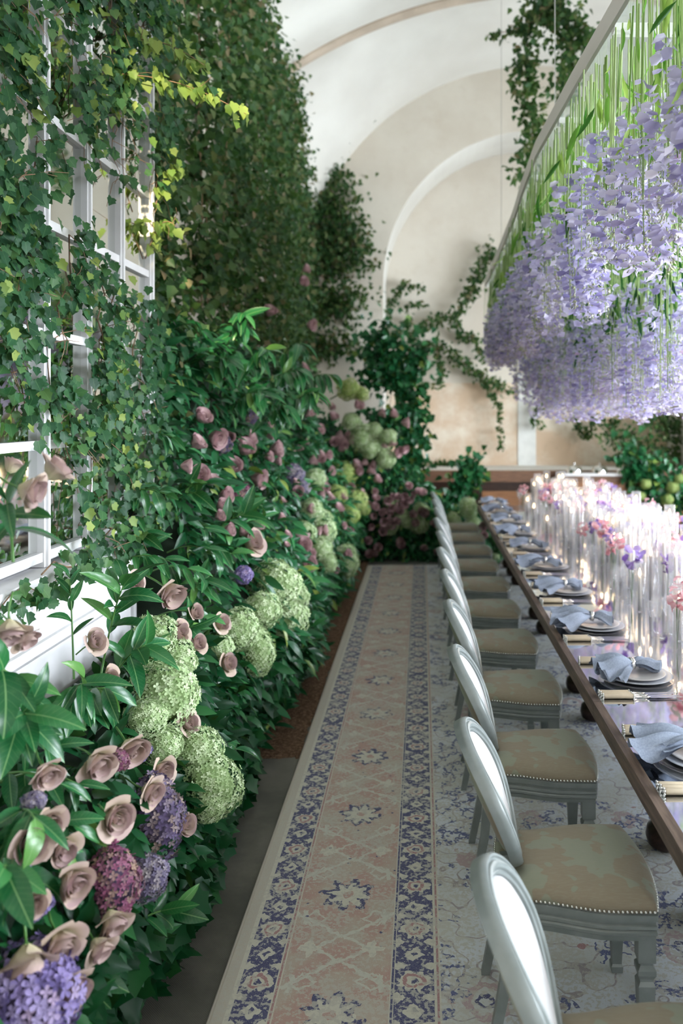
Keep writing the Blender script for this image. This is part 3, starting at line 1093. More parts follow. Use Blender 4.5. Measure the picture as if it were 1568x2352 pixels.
def wine_glass(h, r):
    bowl0 = h * .52
    outer = [(.034, 0), (.034, .002), (.006, .006), (.0035, .02), (.0035, bowl0 - .01), (.012, bowl0), (r * .8, bowl0 + .03), (r, bowl0 + .06), (r * .78, h)]
    return G().lathe(outer, 20, cap=False).mesh('wine_glass', M['glass'])
ME_wg = [wine_glass(.22, .042), wine_glass(.20, .036), wine_glass(.17, .032)]
GL = []
SN = ['first', 'second', 'third', 'fourth', 'fifth', 'sixth', 'seventh', 'eighth', 'ninth', 'tenth', 'last']
for k in range(11):
    yc = CH0 + CHS * k + .17
    xc = TX0 + .265
    w_ = 'at the %s chair of the row' % SN[k]
    tag(ob('charger_plate', ME_charger, None, (xc, yc, TZ + .0005)), 'clear glass charger plate under the china ' + w_, 'plate', 'glass chargers')
    tag(ob('dinner_plate', ME_plate, None, (xc, yc, TZ + .0055)), 'grey-blue rimmed dinner plate on glass charger ' + w_, 'plate', 'dinner plates')
    tag(ob('salad_plate', ME_plate2, None, (xc, yc, TZ + .0145)), 'small white plate under the napkin ' + w_, 'plate', 'salad plates')
    t = thing('napkin', 'pale blue linen napkin pulled through silver ring ' + w_, 'napkin', (xc - .03, yc, TZ + .024), 'linen napkins', (0, 0, random.uniform(-.35, .35)), 1.12)
    ob('napkin_cloth', ME_nap[k % 4], t)
    ob('napkin_ring', ME_ring, t)
    for side, kind in ((-1, 'knife'), (1, 'fork')):
        for j in range(3):
            c_ = thing(kind, 'ivory-handled silver %s beside the plate %s' % (kind, w_), kind, (TX0 + .115 + .004 * j, yc + side * (.215 + .0235 * j), TZ + .0005), 'ivory-handled cutlery', (0, 0, random.uniform(-.02, .02)), (1.3, 1.2, 1.2))
            ob('handle', CUT[kind][0], c_)
            for x_ in (-.057, .042): ob('beaded_collar', ME_collar, c_, (x_, 0, 0))
            ob('blade' if kind == 'knife' else 'tines', CUT[kind][1], c_)
    for j, (dx_, dy_) in enumerate(((.30, -.20), (.37, -.13), (.31, -.09))):
        gx = xc - .02 + dx_ + random.uniform(-.01, .01)
        GL.append((gx, yc + dy_))
        tag(ob('wine_glass', ME_wg[j], None, (gx, yc + dy_, TZ + .0005)),
            ['tall', 'medium', 'small'][j] + ' clear stemmed wine glass beyond the plate ' + w_, 'glass', 'stemmed glasses')

# ------------------------------------------------------------------ candles, vases
CYL = {}
for h in (.22, .30, .38, .46):
    r = .036 if h < .35 else .042
    CYL[h] = (G().lathe([(r, 0), (r, h), (r - .003, h), (r - .003, .006), (0.001, .006)], 18, cap=False).mesh('glass_cylinder', M['glass']), r)
ME_flame = G().lathe([(.001, 0), (.0075, .010), (.0085, .018), (.005, .034), (.0008, .050)], 8, cap=False).mesh('flame', M['flame'])
ME_wick = G().lathe([(.001, -.002), (.001, .012)], 5).mesh('wick', M['dark'])
WAX = {}
def blossom_mesh(mat, seed, n=26, rad=.045, sz=.03):
    rg = np.random.default_rng(seed)
    bv = np.array([(-.5, 0, 0), (.5, 0, 0), (.62, .7, .28), (0, .55, 0), (-.62, .7, .28), (0, 1.05, .3)], float)
    bf = np.array([(0, 1, 3), (1, 2, 3), (0, 3, 4), (3, 2, 5), (4, 3, 5)])
    d = rg.normal(size=(n, 3)); d /= np.linalg.norm(d, axis=1, keepdims=True)
    p = d * rad * rg.uniform(.35, 1, (n, 1)) * np.array([1, 1, 1.3])
    R = frames(p, d + rg.normal(size=(n, 3)) * .6, rg.normal(size=(n, 3)), rg.uniform(.7, 1.2, n) * sz)
    return scatter_mesh('blossom', bv, bf, p, R, mat)
BLO = [blossom_mesh(M['sweet_pink'], 1), blossom_mesh(M['sweet_purple'], 2), blossom_mesh(M['sweet_pink'], 3, 18, .04), blossom_mesh(M['sweet_purple'], 4, 20, .05)]
ME_vase = G().lathe([(.022, 0), (.026, .01), (.026, .05), (.012, .09), (.011, .13), (.015, .15)], 14, cap=False).mesh('vase', M['glass'])
g = G()
for dx_, dy_ in ((0, 0), (.02, .01), (-.015, .012)): g.tube([(0, 0, .01), (dx_ * .5, dy_ * .5, .16), (dx_, dy_, .24)], .0015, 4)
ME_vstem = g.mesh('stem', M['green_stem'])
placed = []
rc = random.Random(5)
ncand = nv_ = 0
tries = 0
while (ncand < 155 or nv_ < 90) and tries < 20000:
    tries += 1
    y = rc.uniform(2.7, 10.35)
    x = rc.gauss(1.72, .26)
    if not 1.24 < x < 2.25: continue
    want_vase = rc.random() < .33
    if want_vase and nv_ >= 90 or (not want_vase and ncand >= 155): continue
    if any((x - a) ** 2 + (y - b) ** 2 < (.086 if not (v_ or want_vase) else .108 if not (v_ and want_vase) else .15) ** 2 for a, b, v_ in placed): continue
    if any((x - a) ** 2 + (y - b) ** 2 < .10 ** 2 for a, b in GL): continue
    placed.append((x, y, want_vase))
    if want_vase:
        nv_ += 1
        kb = rc.randrange(4)
        cname = 'pink' if kb in (0, 2) else 'purple'
        t = thing('bud_vase', 'clear bud vase of %s sweet peas among the candle cylinders' % cname, 'vase', (x, y, TZ + .0005), '%s sweet pea bud vases' % cname, (0, 0, rc.uniform(0, 6)), rc.uniform(.95, 1.25))
        ob('glass_vase', ME_vase, t)
        ob('stem', ME_vstem, t)
        ob('blossoms', BLO[kb], t, (0, 0, .26), kind='stuff')
    else:
        ncand += 1
        edge = abs(x - 1.72) / .55
        h = rc.choice((.22, .30)) if edge > .75 else rc.choice((.30, .38, .46, .38))
        me, r = CYL[h]
        tag(ob('candle_cylinder', me, None, (x, y, TZ + .0005)), '%s clear glass cylinder around a lit taper candle' % {.22: 'low', .30: 'medium', .38: 'tall', .46: 'tallest'}[h], 'candle holder', 'glass candle cylinders %d cm' % round(h * 100))
        wh = round((h - .10) / .02) * .02
        if wh not in WAX: WAX[wh] = G().lathe([(.011, 0), (.010, wh), (.004, wh + .003)], 10).mesh('wax', M['wax'])
        c_ = thing('taper_candle', 'lit white taper candle inside a %s glass cylinder' % {.22: 'low', .30: 'medium', .38: 'tall', .46: 'tallest'}[h], 'candle', (x, y, TZ + .007), 'taper candles in %d cm cylinders' % round(h * 100))
        ob('wax', WAX[wh], c_)
        ob('wick', ME_wick, c_, (0, 0, wh))
        ob('flame', ME_flame, c_, (0, 0, wh + .008))
for y in np.linspace(3.2, 10.0, 7):                       # the glow that the candles throw
    d = bpy.data.lights.new('candle_glow', 'POINT')
    d.energy = 5.0
    d.color = (1.0, .70, .42)
    d.shadow_soft_size = .12
    o = ob('candle_glow', d, None, (1.72, float(y), 1.28))

# ------------------------------------------------------------------ sideboard with covered dishes by the end wall
t = thing('sideboard', 'wooden sideboard with pale marble top against the end wall', 'sideboard', (2.1, 12.05, 0))
ob('body', G().box(0, 1.15, 0, .36, .06, 1.02).mesh('body', M['panel_wood'], False), t)
for i in range(2):
    dr = ob('door', G().box(.04 + i * .55, .56 + i * .55, -.02, 0, .10, .92).mesh('door', M['panel_lit'], False), t)
    ob('knob', G().lathe([(.002, -.012), (.014, 0), (.002, .012)], 10, .5 if i == 0 else .65, -.03, .55).mesh('knob', M['nail']), dr)
ob('marble_top', G().box(-.03, 1.18, -.03, .36, 1.02, 1.06).mesh('marble_top', M['china'], False), t)
dome = [(.12, 0), (.118, .03), (.10, .075), (.06, .105), (.012, .118), (.012, .13), (.018, .14), (.002, .152)]
for i, x in enumerate((2.28, 2.66, 2.98)):
    s = (1, 1, .6)[i]
    tag(ob('serving_dome', G().lathe([(r * s, z * s) for r, z in dome], 24, cap=False).mesh('serving_dome', M['silver']), None, (x, 12.17, 1.0605)),
        'silver serving dome on the marble sideboard, ' + ('beside the pale pilaster', 'between the two other domes', 'the smallest of the three')[i], 'serving dish', 'silver serving domes')

# ------------------------------------------------------------------ mirrored window frame on its white base
MX = -1.50
POSTS = [0.72, 1.13, 1.54, 1.95, 2.38, 2.80, 3.21, 3.62, 4.02, 4.46]
RAILS = [1.40, 1.84, 2.28, 2.72, 3.15, 3.58, 4.02, 4.46]
t = thing('mirror_frame', 'white-framed mirrored window with many panes behind trailing ivy', 'mirror', (MX, POSTS[0], 0))
y00 = POSTS[0]
for y in POSTS:
    e = .028 if y in (POSTS[0], POSTS[-1]) else .020
    g = G().box(-.03, .022, y - y00 - e, y - y00 + e, 1.36, 4.50)
    g.box(.022, .034, y - y00 - e * .45, y - y00 + e * .45, 1.36, 4.50)
    ob('post', g.mesh('post', M['white_paint'], False), t)
for z in RAILS:
    for a, b in zip(POSTS[:-1], POSTS[1:]):
        ob('glazing_bar', G().box(-.025, .016, a - y00 + .02, b - y00 - .02, z - .018, z + .018).mesh('glazing_bar', M['white_paint'], False), t)
for z0, z1 in zip(RAILS[:-1], RAILS[1:]):
    for a, b in zip(POSTS[:-1], POSTS[1:]):
        ob('pane', G().box(-.012, -.006, a - y00 + .021, b - y00 - .021, z0 + .019, z1 - .019).mesh('pane', M['mirror'], False), t)
ob('back_board', G().box(-.26, -.032, -.03, POSTS[-1] - y00 + .03, 1.36, 4.5).mesh('back_board', M['white_paint'], False), t)
t = thing('panelled_base', 'white painted panelled base carrying the mirrored window', 'cabinet', (MX - .28, .4, 0))
ob('body', G().box(0, .33, 0, 3.66, 0, 1.30).mesh('body', M['white_paint'], False), t)
ob('sill', G().box(0, .37, -.02, 4.08, 1.30, 1.357).mesh('sill', M['white_paint'], False), t)
ob('moulding', G().box(.33, .35, 0, 3.66, 1.07, 1.10).mesh('moulding', M['white_paint'], False), t)
ob('moulding', G().box(.33, .345, 0, 3.66, 1.035, 1.05).mesh('moulding', M['white_paint'], False), t)
ob('corner_post', G().box(.0, .345, 3.66, 3.70, 0, 1.30).mesh('corner_post', M['white_paint'], False), t)

# ------------------------------------------------------------------ ivy on the mirrored window (each leaf its own piece)
IVYG = [ivy_geo(.06), ivy_geo(.14), ivy_geo(.22)]
ME_ivy = [geo_mesh('ivy_leaf', q, M['ivy'], False) for q in IVYG]
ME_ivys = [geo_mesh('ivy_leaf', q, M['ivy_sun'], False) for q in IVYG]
ri = random.Random(21)


def open_pane(y, z):
    if min(abs(y - q) for q in POSTS[5:]) < .035 and ri.random() < .62: return True
    """bare stretches of the mirror"""
    if 3.66 < y < 4.44 and 2.80 < z < 3.34: return ri.random() < .93
    if 3.66 < y < 4.40 and 3.34 < z < 3.85: return ri.random() < .45
    if 3.25 < y < 3.62 and 2.9 < z < 3.45: return ri.random() < .40
    if 3.66 < y and z < 2.8: return ri.random() < .25 + .35 * math.sin(y * 9 + z * 5) ** 2
    if math.sin(y * 7.3 + 1.7 * math.sin(z * 4.1)) * math.sin(z * 6.2 + y * 3) > .45: return ri.random() < .8
    if 2.95 < y < 3.6 and 1.40 < z < 1.80: return ri.random() < .45
    return False


def ivy_vine(path, nleaf, spread, label, group, sun=0.0, size=(.034, .056), name='ivy_vine', hole=True, xout=(.01, .10)):
    t = thing(name, label, 'ivy', tuple(path[0]), group)
    o0 = Vector(path[0])
    ob('stem', G().tube([p - o0 for p in path], .0035, 5, .0015).mesh('stem', M['twig']), t)
    for _ in range(max(2, nleaf // 18)):                 # side twigs
        i = ri.randrange(len(path) - 1)
        p = path[i] - o0
        q = p + Vector((ri.uniform(.02, .12), ri.uniform(-.16, .16), ri.uniform(-.18, .06)))
        ob('twig', G().tube([p, (p + q) / 2 + Vector((.015, 0, .01)), q], .002, 4, .001).mesh('twig', M['twig']), t)
    cnt = guard = 0
    while cnt < nleaf and guard < nleaf * 6:
        guard += 1
        f = ri.random() * (len(path) - 1)
        i = int(f)
        p = path[i].lerp(path[i + 1], f - i)
        p = p + Vector((ri.uniform(*xout), ri.gauss(0, spread), ri.gauss(0, spread * .8)))
        if hole and open_pane(p.y, p.z): continue
        d = Vector((ri.uniform(-.1, .7), ri.gauss(0, .7), -1 + ri.gauss(0, .55)))
        nz = Vector((1.0 + ri.gauss(0, .4), -.75 + ri.gauss(0, .5), .5 + ri.gauss(0, .5)))
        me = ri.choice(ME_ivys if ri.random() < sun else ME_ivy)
        o = ob('leaf', me, t, mw=frame_mat(p - o0, d, nz, ri.uniform(*size), ri.uniform(.85, 1.2)))
        cnt += 1
    return t


def wander(y, z, n, dz, dyj, x=MX + .04):
    pts, vy = [], 0
    for i in range(n):
        pts.append(Vector((x + ri.uniform(-.01, .03), y, z)))
        vy = vy * .6 + ri.gauss(0, dyj)
        y = min(max(y + vy, 2.25), 4.46)
        z += dz * ri.uniform(.6, 1.4)
    return pts


IV = [(2.62, 4.4), (2.82, 4.5), (3.0, 4.4), (3.15, 4.5), (3.32, 4.45), (3.5, 4.5), (3.72, 4.45), (3.95, 4.5), (4.18, 4.45), (4.38, 4.4)]
wh = ['climbing its first pane column', 'trailing over its inner panes', 'looped across its middle bars']
for i, (y, z) in enumerate(IV):
    ivy_vine(wander(y, z, 16, -.095, .05), 280, .085, 'ivy vine hanging from the top of the mirrored window down its upper panes', 'ivy vines hanging on the mirrored window', .10)
for i, (y, z) in enumerate([(2.75, 3.1), (2.95, 2.9), (3.1, 3.0), (3.35, 2.7), (3.6, 2.6), (3.85, 2.55), (4.1, 2.5), (4.35, 2.5)]):
    ivy_vine(wander(y, z, 14, -.085, .05), 270, .08, 'ivy vine hanging across the lower panes of the mirrored window', 'ivy vines on the lower mirrored panes', .06)
# along the sill and over the base front
for (y0, y1, z) in ((2.35, 3.3, 1.33), (3.0, 3.9, 1.37), (3.6, 4.5, 1.42)):
    pts = [Vector((MX + .10, y0 + (y1 - y0) * k / 9, z + .03 * math.sin(k * 1.7))) for k in range(10)]
    ivy_vine(pts, 70, .035, 'ivy trail lying along the white sill below the mirror', 'ivy trails on the sill', .05, hole=False, xout=(0, .10))
# sunlit sprays that reach out into the room
def spray(a, b, n, label, sag=.05):
    a, b = Vector(a), Vector(b)
    pts = [a.lerp(b, k / 8) + Vector((0, 0, sag * math.sin(k / 8 * PI))) for k in range(9)]
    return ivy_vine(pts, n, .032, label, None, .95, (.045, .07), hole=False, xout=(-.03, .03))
spray((-1.45, 3.8, 3.55), at(565, 262, 3.95), 60, 'sunlit pale ivy spray reaching furthest out from the window top')
spray((-1.45, 3.9, 3.75), at(470, 150, 4.0), 42, 'sunlit ivy spray curling above the longest spray')
spray((-1.45, 4.40, 3.05), at(405, 385, 4.4), 26, 'short sunlit ivy sprig beside the outer window post')
spray((-1.50, 4.42, 2.80), at(405, 520, 4.4), 30, 'bright yellow-green ivy sprig low beside the outer window post', .10)
spray(at(300, 520, 4.3), at(345, 505, 4.3), 12, 'tiny yellow-green ivy sprig behind the outer window post', .0)

# ------------------------------------------------------------------ ivy on the walls (leaves too small to pick apart)
FARG = ivy_far_geo()


def ivy_mass(name, pts_dirs, label, group, stem_pts=None, mat=None, kindpart='foliage'):
    P, D, N, S = pts_dirs
    o0 = P[0].copy()
    t = thing(name, label, 'ivy', tuple(float(x) for x in o0), group)
    me = scatter_mesh('foliage', FARG[0], FARG[1], P - o0, frames(P, D, N, S), mat or M['ivy_far'])
    ob('foliage', me, t, kind='stuff')
    if stem_pts:
        g = G()
        for sp in stem_pts: g.tube([Vector(p) - Vector(o0) for p in sp], .008, 5, .003)
        ob('stem', g.mesh('stem', M['twig']), t)
    return t


def hang_cloud(n, along, spread, normal, size):
    """n leaves around a polyline"""
    along = np.array([tuple(p) for p in along], float)
    f = RNG.random(n) * (len(along) - 1)
    i = f.astype(int)
    a = (f - i)[:, None]
    P = along[i] * (1 - a) + along[i + 1] * a + RNG.normal(size=(n, 3)) * np.array(spread)
    if n > 800:                                          # clumps and gaps
        q = np.sin(P[:, 1] * 5.1 + 2 * np.sin(P[:, 2] * 3.3)) * np.sin(P[:, 2] * 4.7 + P[:, 1] * 2.2) + .5 * np.sin(P[:, 1] * 11 + P[:, 2] * 9)
        P = P[q < .55]
        n = len(P)
    D = RNG.normal(size=(n, 3)) * .6 + np.array([0, 0, -.8]) + np.array(normal) * .3
    N = np.array(normal) + RNG.normal(size=(n, 3)) * .6 + np.array([0, 0, .4])
    return P, D, N, RNG.uniform(*size, n)


def clampx(c, lo, ymax=None):
    P, D, N, S = c
    P[:, 0] = np.maximum(P[:, 0], lo + .02)
    P[:, 1] = np.minimum(P[:, 1], (ymax or BACK) - .03)
    return P, D, N, S


rv = random.Random(3)
# left wall: hanging curtains of ivy
y = 4.75
idx = 0
while y < 12.2:
    top = min(6.75, vault_z(WL, y) - .05) if y < 11 else 5.6
    ztop = {0: 5.2, 1: 5.6}.get(idx, top)
    zbot = 1.5
    path = []
    z, yy = ztop, y
    while z > zbot:
        path.append((WL + .10, yy, z))
        z -= .3
        yy += rv.gauss(0, .05)
    n = int(560 + 260 * (ztop - zbot))
    c = clampx(hang_cloud(n, path, (.09, .15, .18), (.7, -.6, .2), (.055, .10)), WL)
    ivy_mass('ivy_curtain', c, 'ivy curtain hanging down the side wall beyond the mirrored window', 'ivy curtains on the side wall', [path])
    y += .36 + .012 * idx
    idx += 1
# end wall, beside the corner: outline of the dense ivy as in the photograph
CORNER = [
    [(700, 150), (705, 330), (690, 520), (700, 700), (740, 830)],
    [(660, 60), (690, 200), (735, 330), (720, 480), (740, 620), (720, 760)],
    [(735, 350), (770, 470), (800, 540), (815, 620), (780, 720)],
    [(690, 300), (730, 250), (790, 240), (835, 225)],
    [(790, 230), (830, 262), (838, 295)],
    [(720, 560), (745, 650), (770, 740), (800, 790)],
]
for k, pl in enumerate(CORNER):
    path = [tuple(at(px, py, BACK - .15)) for px, py in pl]
    L_ = sum((Vector(a) - Vector(b)).length for a, b in zip(path, path[1:]))
    thin = k in (3, 4)
    c = clampx(hang_cloud(int((90 if thin else 560) * L_), path, (.05, .05, .05) if thin else (.20, .10, .16), (.1, -1, .1), (.06, .10)), WL)
    ivy_mass('ivy_curtain', c, ['dense ivy filling the corner of the end wall', 'dense ivy climbing to the vault beside the end wall', 'ivy fringe bulging over the edge of the arched recess',
                               'thin ivy tendril reaching out across the vault', 'drooping tip of ivy tendril below the vault', 'ivy falling behind the green shrub in the corner'][k], None, [path])
# leafy climber at the left of the recess and the garlands on the end wall
GARL = [
    ('climber', [(880, 790), (905, 860), (895, 930), (910, 1000), (900, 1090)], .22, 1500, 'dark green climber massed beside the arched recess'),
    ('climber', [(960, 800), (930, 840), (890, 830), (860, 780)], .13, 380, 'dark green leafy crown of the climber beside the recess'),
    ('climber', [(925, 870), (945, 940), (935, 1010), (950, 1075)], .11, 420, 'climber fringe hanging over the panelling corner by the recess'),
    ('ivy_garland', [(960, 800), (1010, 790), (1060, 830), (1110, 865), (1170, 900)], .06, 260, 'ivy garland swagging across the end wall to under the flowers'),
    ('ivy_garland', [(940, 770), (990, 740), (1050, 720), (1085, 660), (1110, 590)], .055, 240, 'ivy garland climbing the end wall towards the hanging flowers'),
    ('ivy_garland', [(1075, 690), (1095, 640), (1125, 600), (1120, 560)], .09, 150, 'bushy ivy tip on the end wall behind the hanging flowers'),
    ('ivy_garland', [(890, 750), (900, 690), (925, 650), (970, 660)], .035, 90, 'thin ivy tendril hooked like a question mark on the end wall'),
    ('ivy_garland', [(890, 780), (945, 740), (930, 700), (975, 695)], .03, 70, 'small zigzag ivy tendril inside the arched recess'),
    ('ivy_garland', [(1000, 790), (1015, 850), (1005, 885)], .04, 80, 'short ivy tail drooping from the swagged garland'),
    ('ivy_garland', [(1110, 870), (1145, 930), (1150, 1030)], .03, 90, 'long thin ivy tail hanging above the panelling'),
    ('ivy_garland', [(1040, 735), (1060, 770), (1090, 780), (1110, 830)], .05, 120, 'curling ivy loop between the two garlands'),
    ('ivy_garland', [(1240, 920), (1230, 975)], .04, 50, 'ivy tip showing under the hanging flowers by the pilaster'),
    ('ivy_garland', [(1310, 950), (1330, 985), (1350, 1000), (1370, 960)], .035, 90, 'small ivy loop under the hanging flowers'),
    ('ivy_garland', [(1390, 960), (1430, 1010), (1480, 1040), (1540, 1060), (1620, 1070)], .14, 520, 'thick ivy garland on the end wall above the sideboard end'),
    ('ivy_garland', [(1500, 960), (1530, 980), (1580, 1000)], .12, 300, 'ivy cluster hanging behind the hanging flowers at the wall'),
    ('climber', [(1440, 1040), (1490, 1090), (1530, 1120), (1600, 1150)], .16, 520, 'dark climber with green hydrangeas beside the sideboard'),
    ('ivy_garland', [(980, 1065), (1020, 1062), (1050, 1068)], .03, 60, 'small leafy sprig lying on the panelling rail'),
    ('climber', [(1085, 1060), (1070, 1100), (1050, 1150), (1035, 1210)], .10, 330, 'upright bushy sprig in front of the dark panelling'),
]
for nm, pl, sp, n, lab in GARL:
    dd = BACK + ND - .22 if nm != 'climber' else BACK - .5
    if 'recess' in lab and nm == 'climber': dd = 11.6
    if 'upright bushy' in lab: dd = 11.3
    path = [tuple(at(px, py, dd)) for px, py in pl]
    if 'above the sideboard' in lab or 'at the wall' in lab: dd = BACK + .35
    path = [tuple(at(px, py, dd)) for px, py in pl]
    c = clampx(hang_cloud(int(n * 1.45), path, (sp, .04, sp), (.1, -1, .2), (.055, .09) if nm != 'climber' else (.08, .14)), WL, BACK + ND - .12)
    ivy_mass(nm, c, lab, None, [path], M['ivy_far'] if nm != 'climber' else M['laurel_far'])
# ivy hanging from the vault in front of the flowers
HANG = [
    ([(1250, -10), (1215, 60), (1205, 140), (1210, 220), (1225, 300), (1195, 420)], .085, 620, 'long ivy swag hanging from the vault before the end wall'),
    ([(1250, -10), (1300, 60), (1310, 140), (1290, 230)], .10, 420, 'shorter ivy swag hanging beside the acrylic canopy edge'),
    ([(1210, 60), (1165, 72), (1115, 82)], .02, 40, 'tiny ivy tendril sticking out from the long swag'),
    ([(1240, 20), (1290, 30), (1335, 60), (1345, 110)], .08, 260, 'ivy clump where the swags meet at the vault'),
]
for pl, sp, n, lab in HANG:
    path = [tuple(at(px, py, 9.4)) for px, py in pl]
    c = hang_cloud(int(n * 1.2) if n < 600 else 790, path, (sp, sp, sp * 1.1), (-.2, -1, .1), (.06, .10))
    ivy_mass('ivy_swag', c, lab, None, [path])
tag(ob('swag_cord', G().tube([at(1250, -10, 9.4), at(1250, -10, 9.4) + Vector((0, 0, 1.0))], .006, 6).mesh('swag_cord', M['twig'])), 'brown cord holding the ivy swags to the vault', 'cord')

# ------------------------------------------------------------------ flower bank: dark core, undergrowth
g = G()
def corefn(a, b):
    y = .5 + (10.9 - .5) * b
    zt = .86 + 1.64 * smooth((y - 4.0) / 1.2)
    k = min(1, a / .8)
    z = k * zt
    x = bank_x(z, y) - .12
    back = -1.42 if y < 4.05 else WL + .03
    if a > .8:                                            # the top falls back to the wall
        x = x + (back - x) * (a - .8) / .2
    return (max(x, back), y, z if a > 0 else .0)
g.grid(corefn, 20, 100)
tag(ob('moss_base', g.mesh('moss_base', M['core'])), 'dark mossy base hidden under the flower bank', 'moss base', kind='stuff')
LG = laurel_geo(.25, .10, .17, 3)


def bank_cloud(n, y0, y1, zmax, out=(.0, .06), size=(.07, .14)):
    P, D, N, S = [], [], [], []
    while len(P) < n:
        y = RNG.uniform(y0, y1)
        z = RNG.uniform(0.0, zmax(y)) if callable(zmax) else RNG.uniform(0, zmax)
        x = bank_x(z, y) - .07 + RNG.uniform(*out)
        P.append((x, y, z + .02))
    P = np.array(P)
    D = np.array([.7, -.3, -.35]) + RNG.normal(size=(n, 3)) * .55
    D[P[:, 2] < .12, 2] = np.abs(D[P[:, 2] < .12, 2]) * .3
    N = np.array([.6, -.45, .7]) + RNG.normal(size=(n, 3)) * .4
    return P, D, N, RNG.uniform(*size, n)


def foliage_obj(name, cloud, geo, mat, label, cat='foliage'):
    P, D, N, S = cloud
    return tag(ob(name, scatter_mesh(name, geo[0], geo[1], P, frames(P, D, N, S), mat, True)), label, cat, kind='stuff')


ztop = lambda y: .90 if y < 3.9 else (.90 + 1.65 * smooth((y - 3.9) / 1.0))
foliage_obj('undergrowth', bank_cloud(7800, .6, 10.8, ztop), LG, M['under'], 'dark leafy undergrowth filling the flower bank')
def top_cloud(n):
    P = np.stack([RNG.uniform(-1.36, -1.0, n), RNG.uniform(.6, 3.95, n), RNG.uniform(.84, .93, n)], 1)
    D = RNG.normal(size=(n, 3)) + np.array([.4, -.2, .3])
    N = np.array([.3, -.2, 1.0]) + RNG.normal(size=(n, 3)) * .4
    return P, D, N, RNG.uniform(.07, .13, n)
foliage_obj('top_foliage', top_cloud(700), LG, M['under'], 'dark leaves lying on top of the bank before the white base')
LI = ivy_geo(.12)
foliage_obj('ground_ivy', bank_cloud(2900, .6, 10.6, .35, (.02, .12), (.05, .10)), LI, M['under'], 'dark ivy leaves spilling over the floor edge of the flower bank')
foliage_obj('mixed_foliage', bank_cloud(2600, 4.6, 10.8, lambda y: 2.55, (.03, .16), (.10, .17)), laurel_geo(.25, .1, .15, 4), M['laurel_far'], 'glossy mixed leaves of the far flower bank')
# end bank under the end wall
def end_cloud(n, x0, x1, size):
    P = np.stack([RNG.uniform(x0, x1, n), RNG.uniform(10.7, 11.2, n), RNG.uniform(0, 1, n)], 1)
    top = np.interp(P[:, 0], [-1.4, -.6, .0, .35, .85, 1.1], [2.0, 1.55, 1.15, .75, .6, .3])
    P[:, 2] = P[:, 2] * top
    P[:, 1] = 10.75 + .35 * P[:, 2] / top + RNG.uniform(-.1, .1, n)
    D = np.array([0, -.5, -.3]) + RNG.normal(size=(n, 3)) * .6
    N = np.array([.1, -.8, .6]) + RNG.normal(size=(n, 3)) * .4
    return P, D, N, RNG.uniform(*size, n)
foliage_obj('end_foliage', end_cloud(3200, -1.4, 1.05, (.08, .15)), LG, M['laurel_far'], 'dark leafy planting at the foot of the end wall')
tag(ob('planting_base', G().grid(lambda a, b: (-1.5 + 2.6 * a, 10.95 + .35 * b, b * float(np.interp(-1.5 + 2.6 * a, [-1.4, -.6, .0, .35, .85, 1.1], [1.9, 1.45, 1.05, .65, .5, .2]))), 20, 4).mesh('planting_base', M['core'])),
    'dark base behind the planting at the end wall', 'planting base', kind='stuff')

# ------------------------------------------------------------------ laurel branches (each leaf its own piece)
LV = [laurel_geo(.15, .09, .165), laurel_geo(.35, .12, .15), laurel_geo(.6, .08, .16), laurel_geo(.3, .16, .135)]
ME_laurel = [geo_mesh('laurel_leaf', q, M['laurel']) for q in LV]
rl = random.Random(77)


def laurel(root, tip, nleaf, size, label, group, droop=.6, whorl=False):
    root, tip = Vector(root), Vector(tip)
    t = thing('laurel_branch', label, 'branch', tuple(root), group)
    ax = tip - root
    ln = ax.length
    pts = [root.lerp(tip, k / 6) + Vector((0, 0, .12 * ln * math.sin(k / 6 * PI))) - root for k in range(7)]
    ob('stem', G().tube(pts, .0045, 5, .002).mesh('stem', M['green_stem']), t)
    axn = ax.normalized()
    side = axn.cross(Vector((0, 0, 1)))
    if side.length < .1: side = Vector((1, 0, 0))
    side.normalize()
    upv = side.cross(axn)
    for i in range(nleaf):
        f = (.22 + .78 * (i + 1) / nleaf) if not whorl else (.62 + .38 * (i + 1) / nleaf)
        k = min(5.999, f * 6)
        p = pts[int(k)].lerp(pts[int(k) + 1], k - int(k))
        a = i * 2.4 + rl.uniform(-.4, .4)
        d = axn * (.55 + .6 * f) + (side * math.cos(a) + upv * math.sin(a)) * (1.0 - .3 * f) + Vector((0, 0, -droop * rl.uniform(.4, 1.3)))
        nz = Vector((.35, -.5, .8)) + Vector((rl.gauss(0, .3), rl.gauss(0, .3), rl.gauss(0, .25)))
        ob('leaf', rl.choice(ME_laurel), t, mw=frame_mat(p, d, nz, size * rl.uniform(.75, 1.15), rl.uniform(.85, 1.2)))
    return t


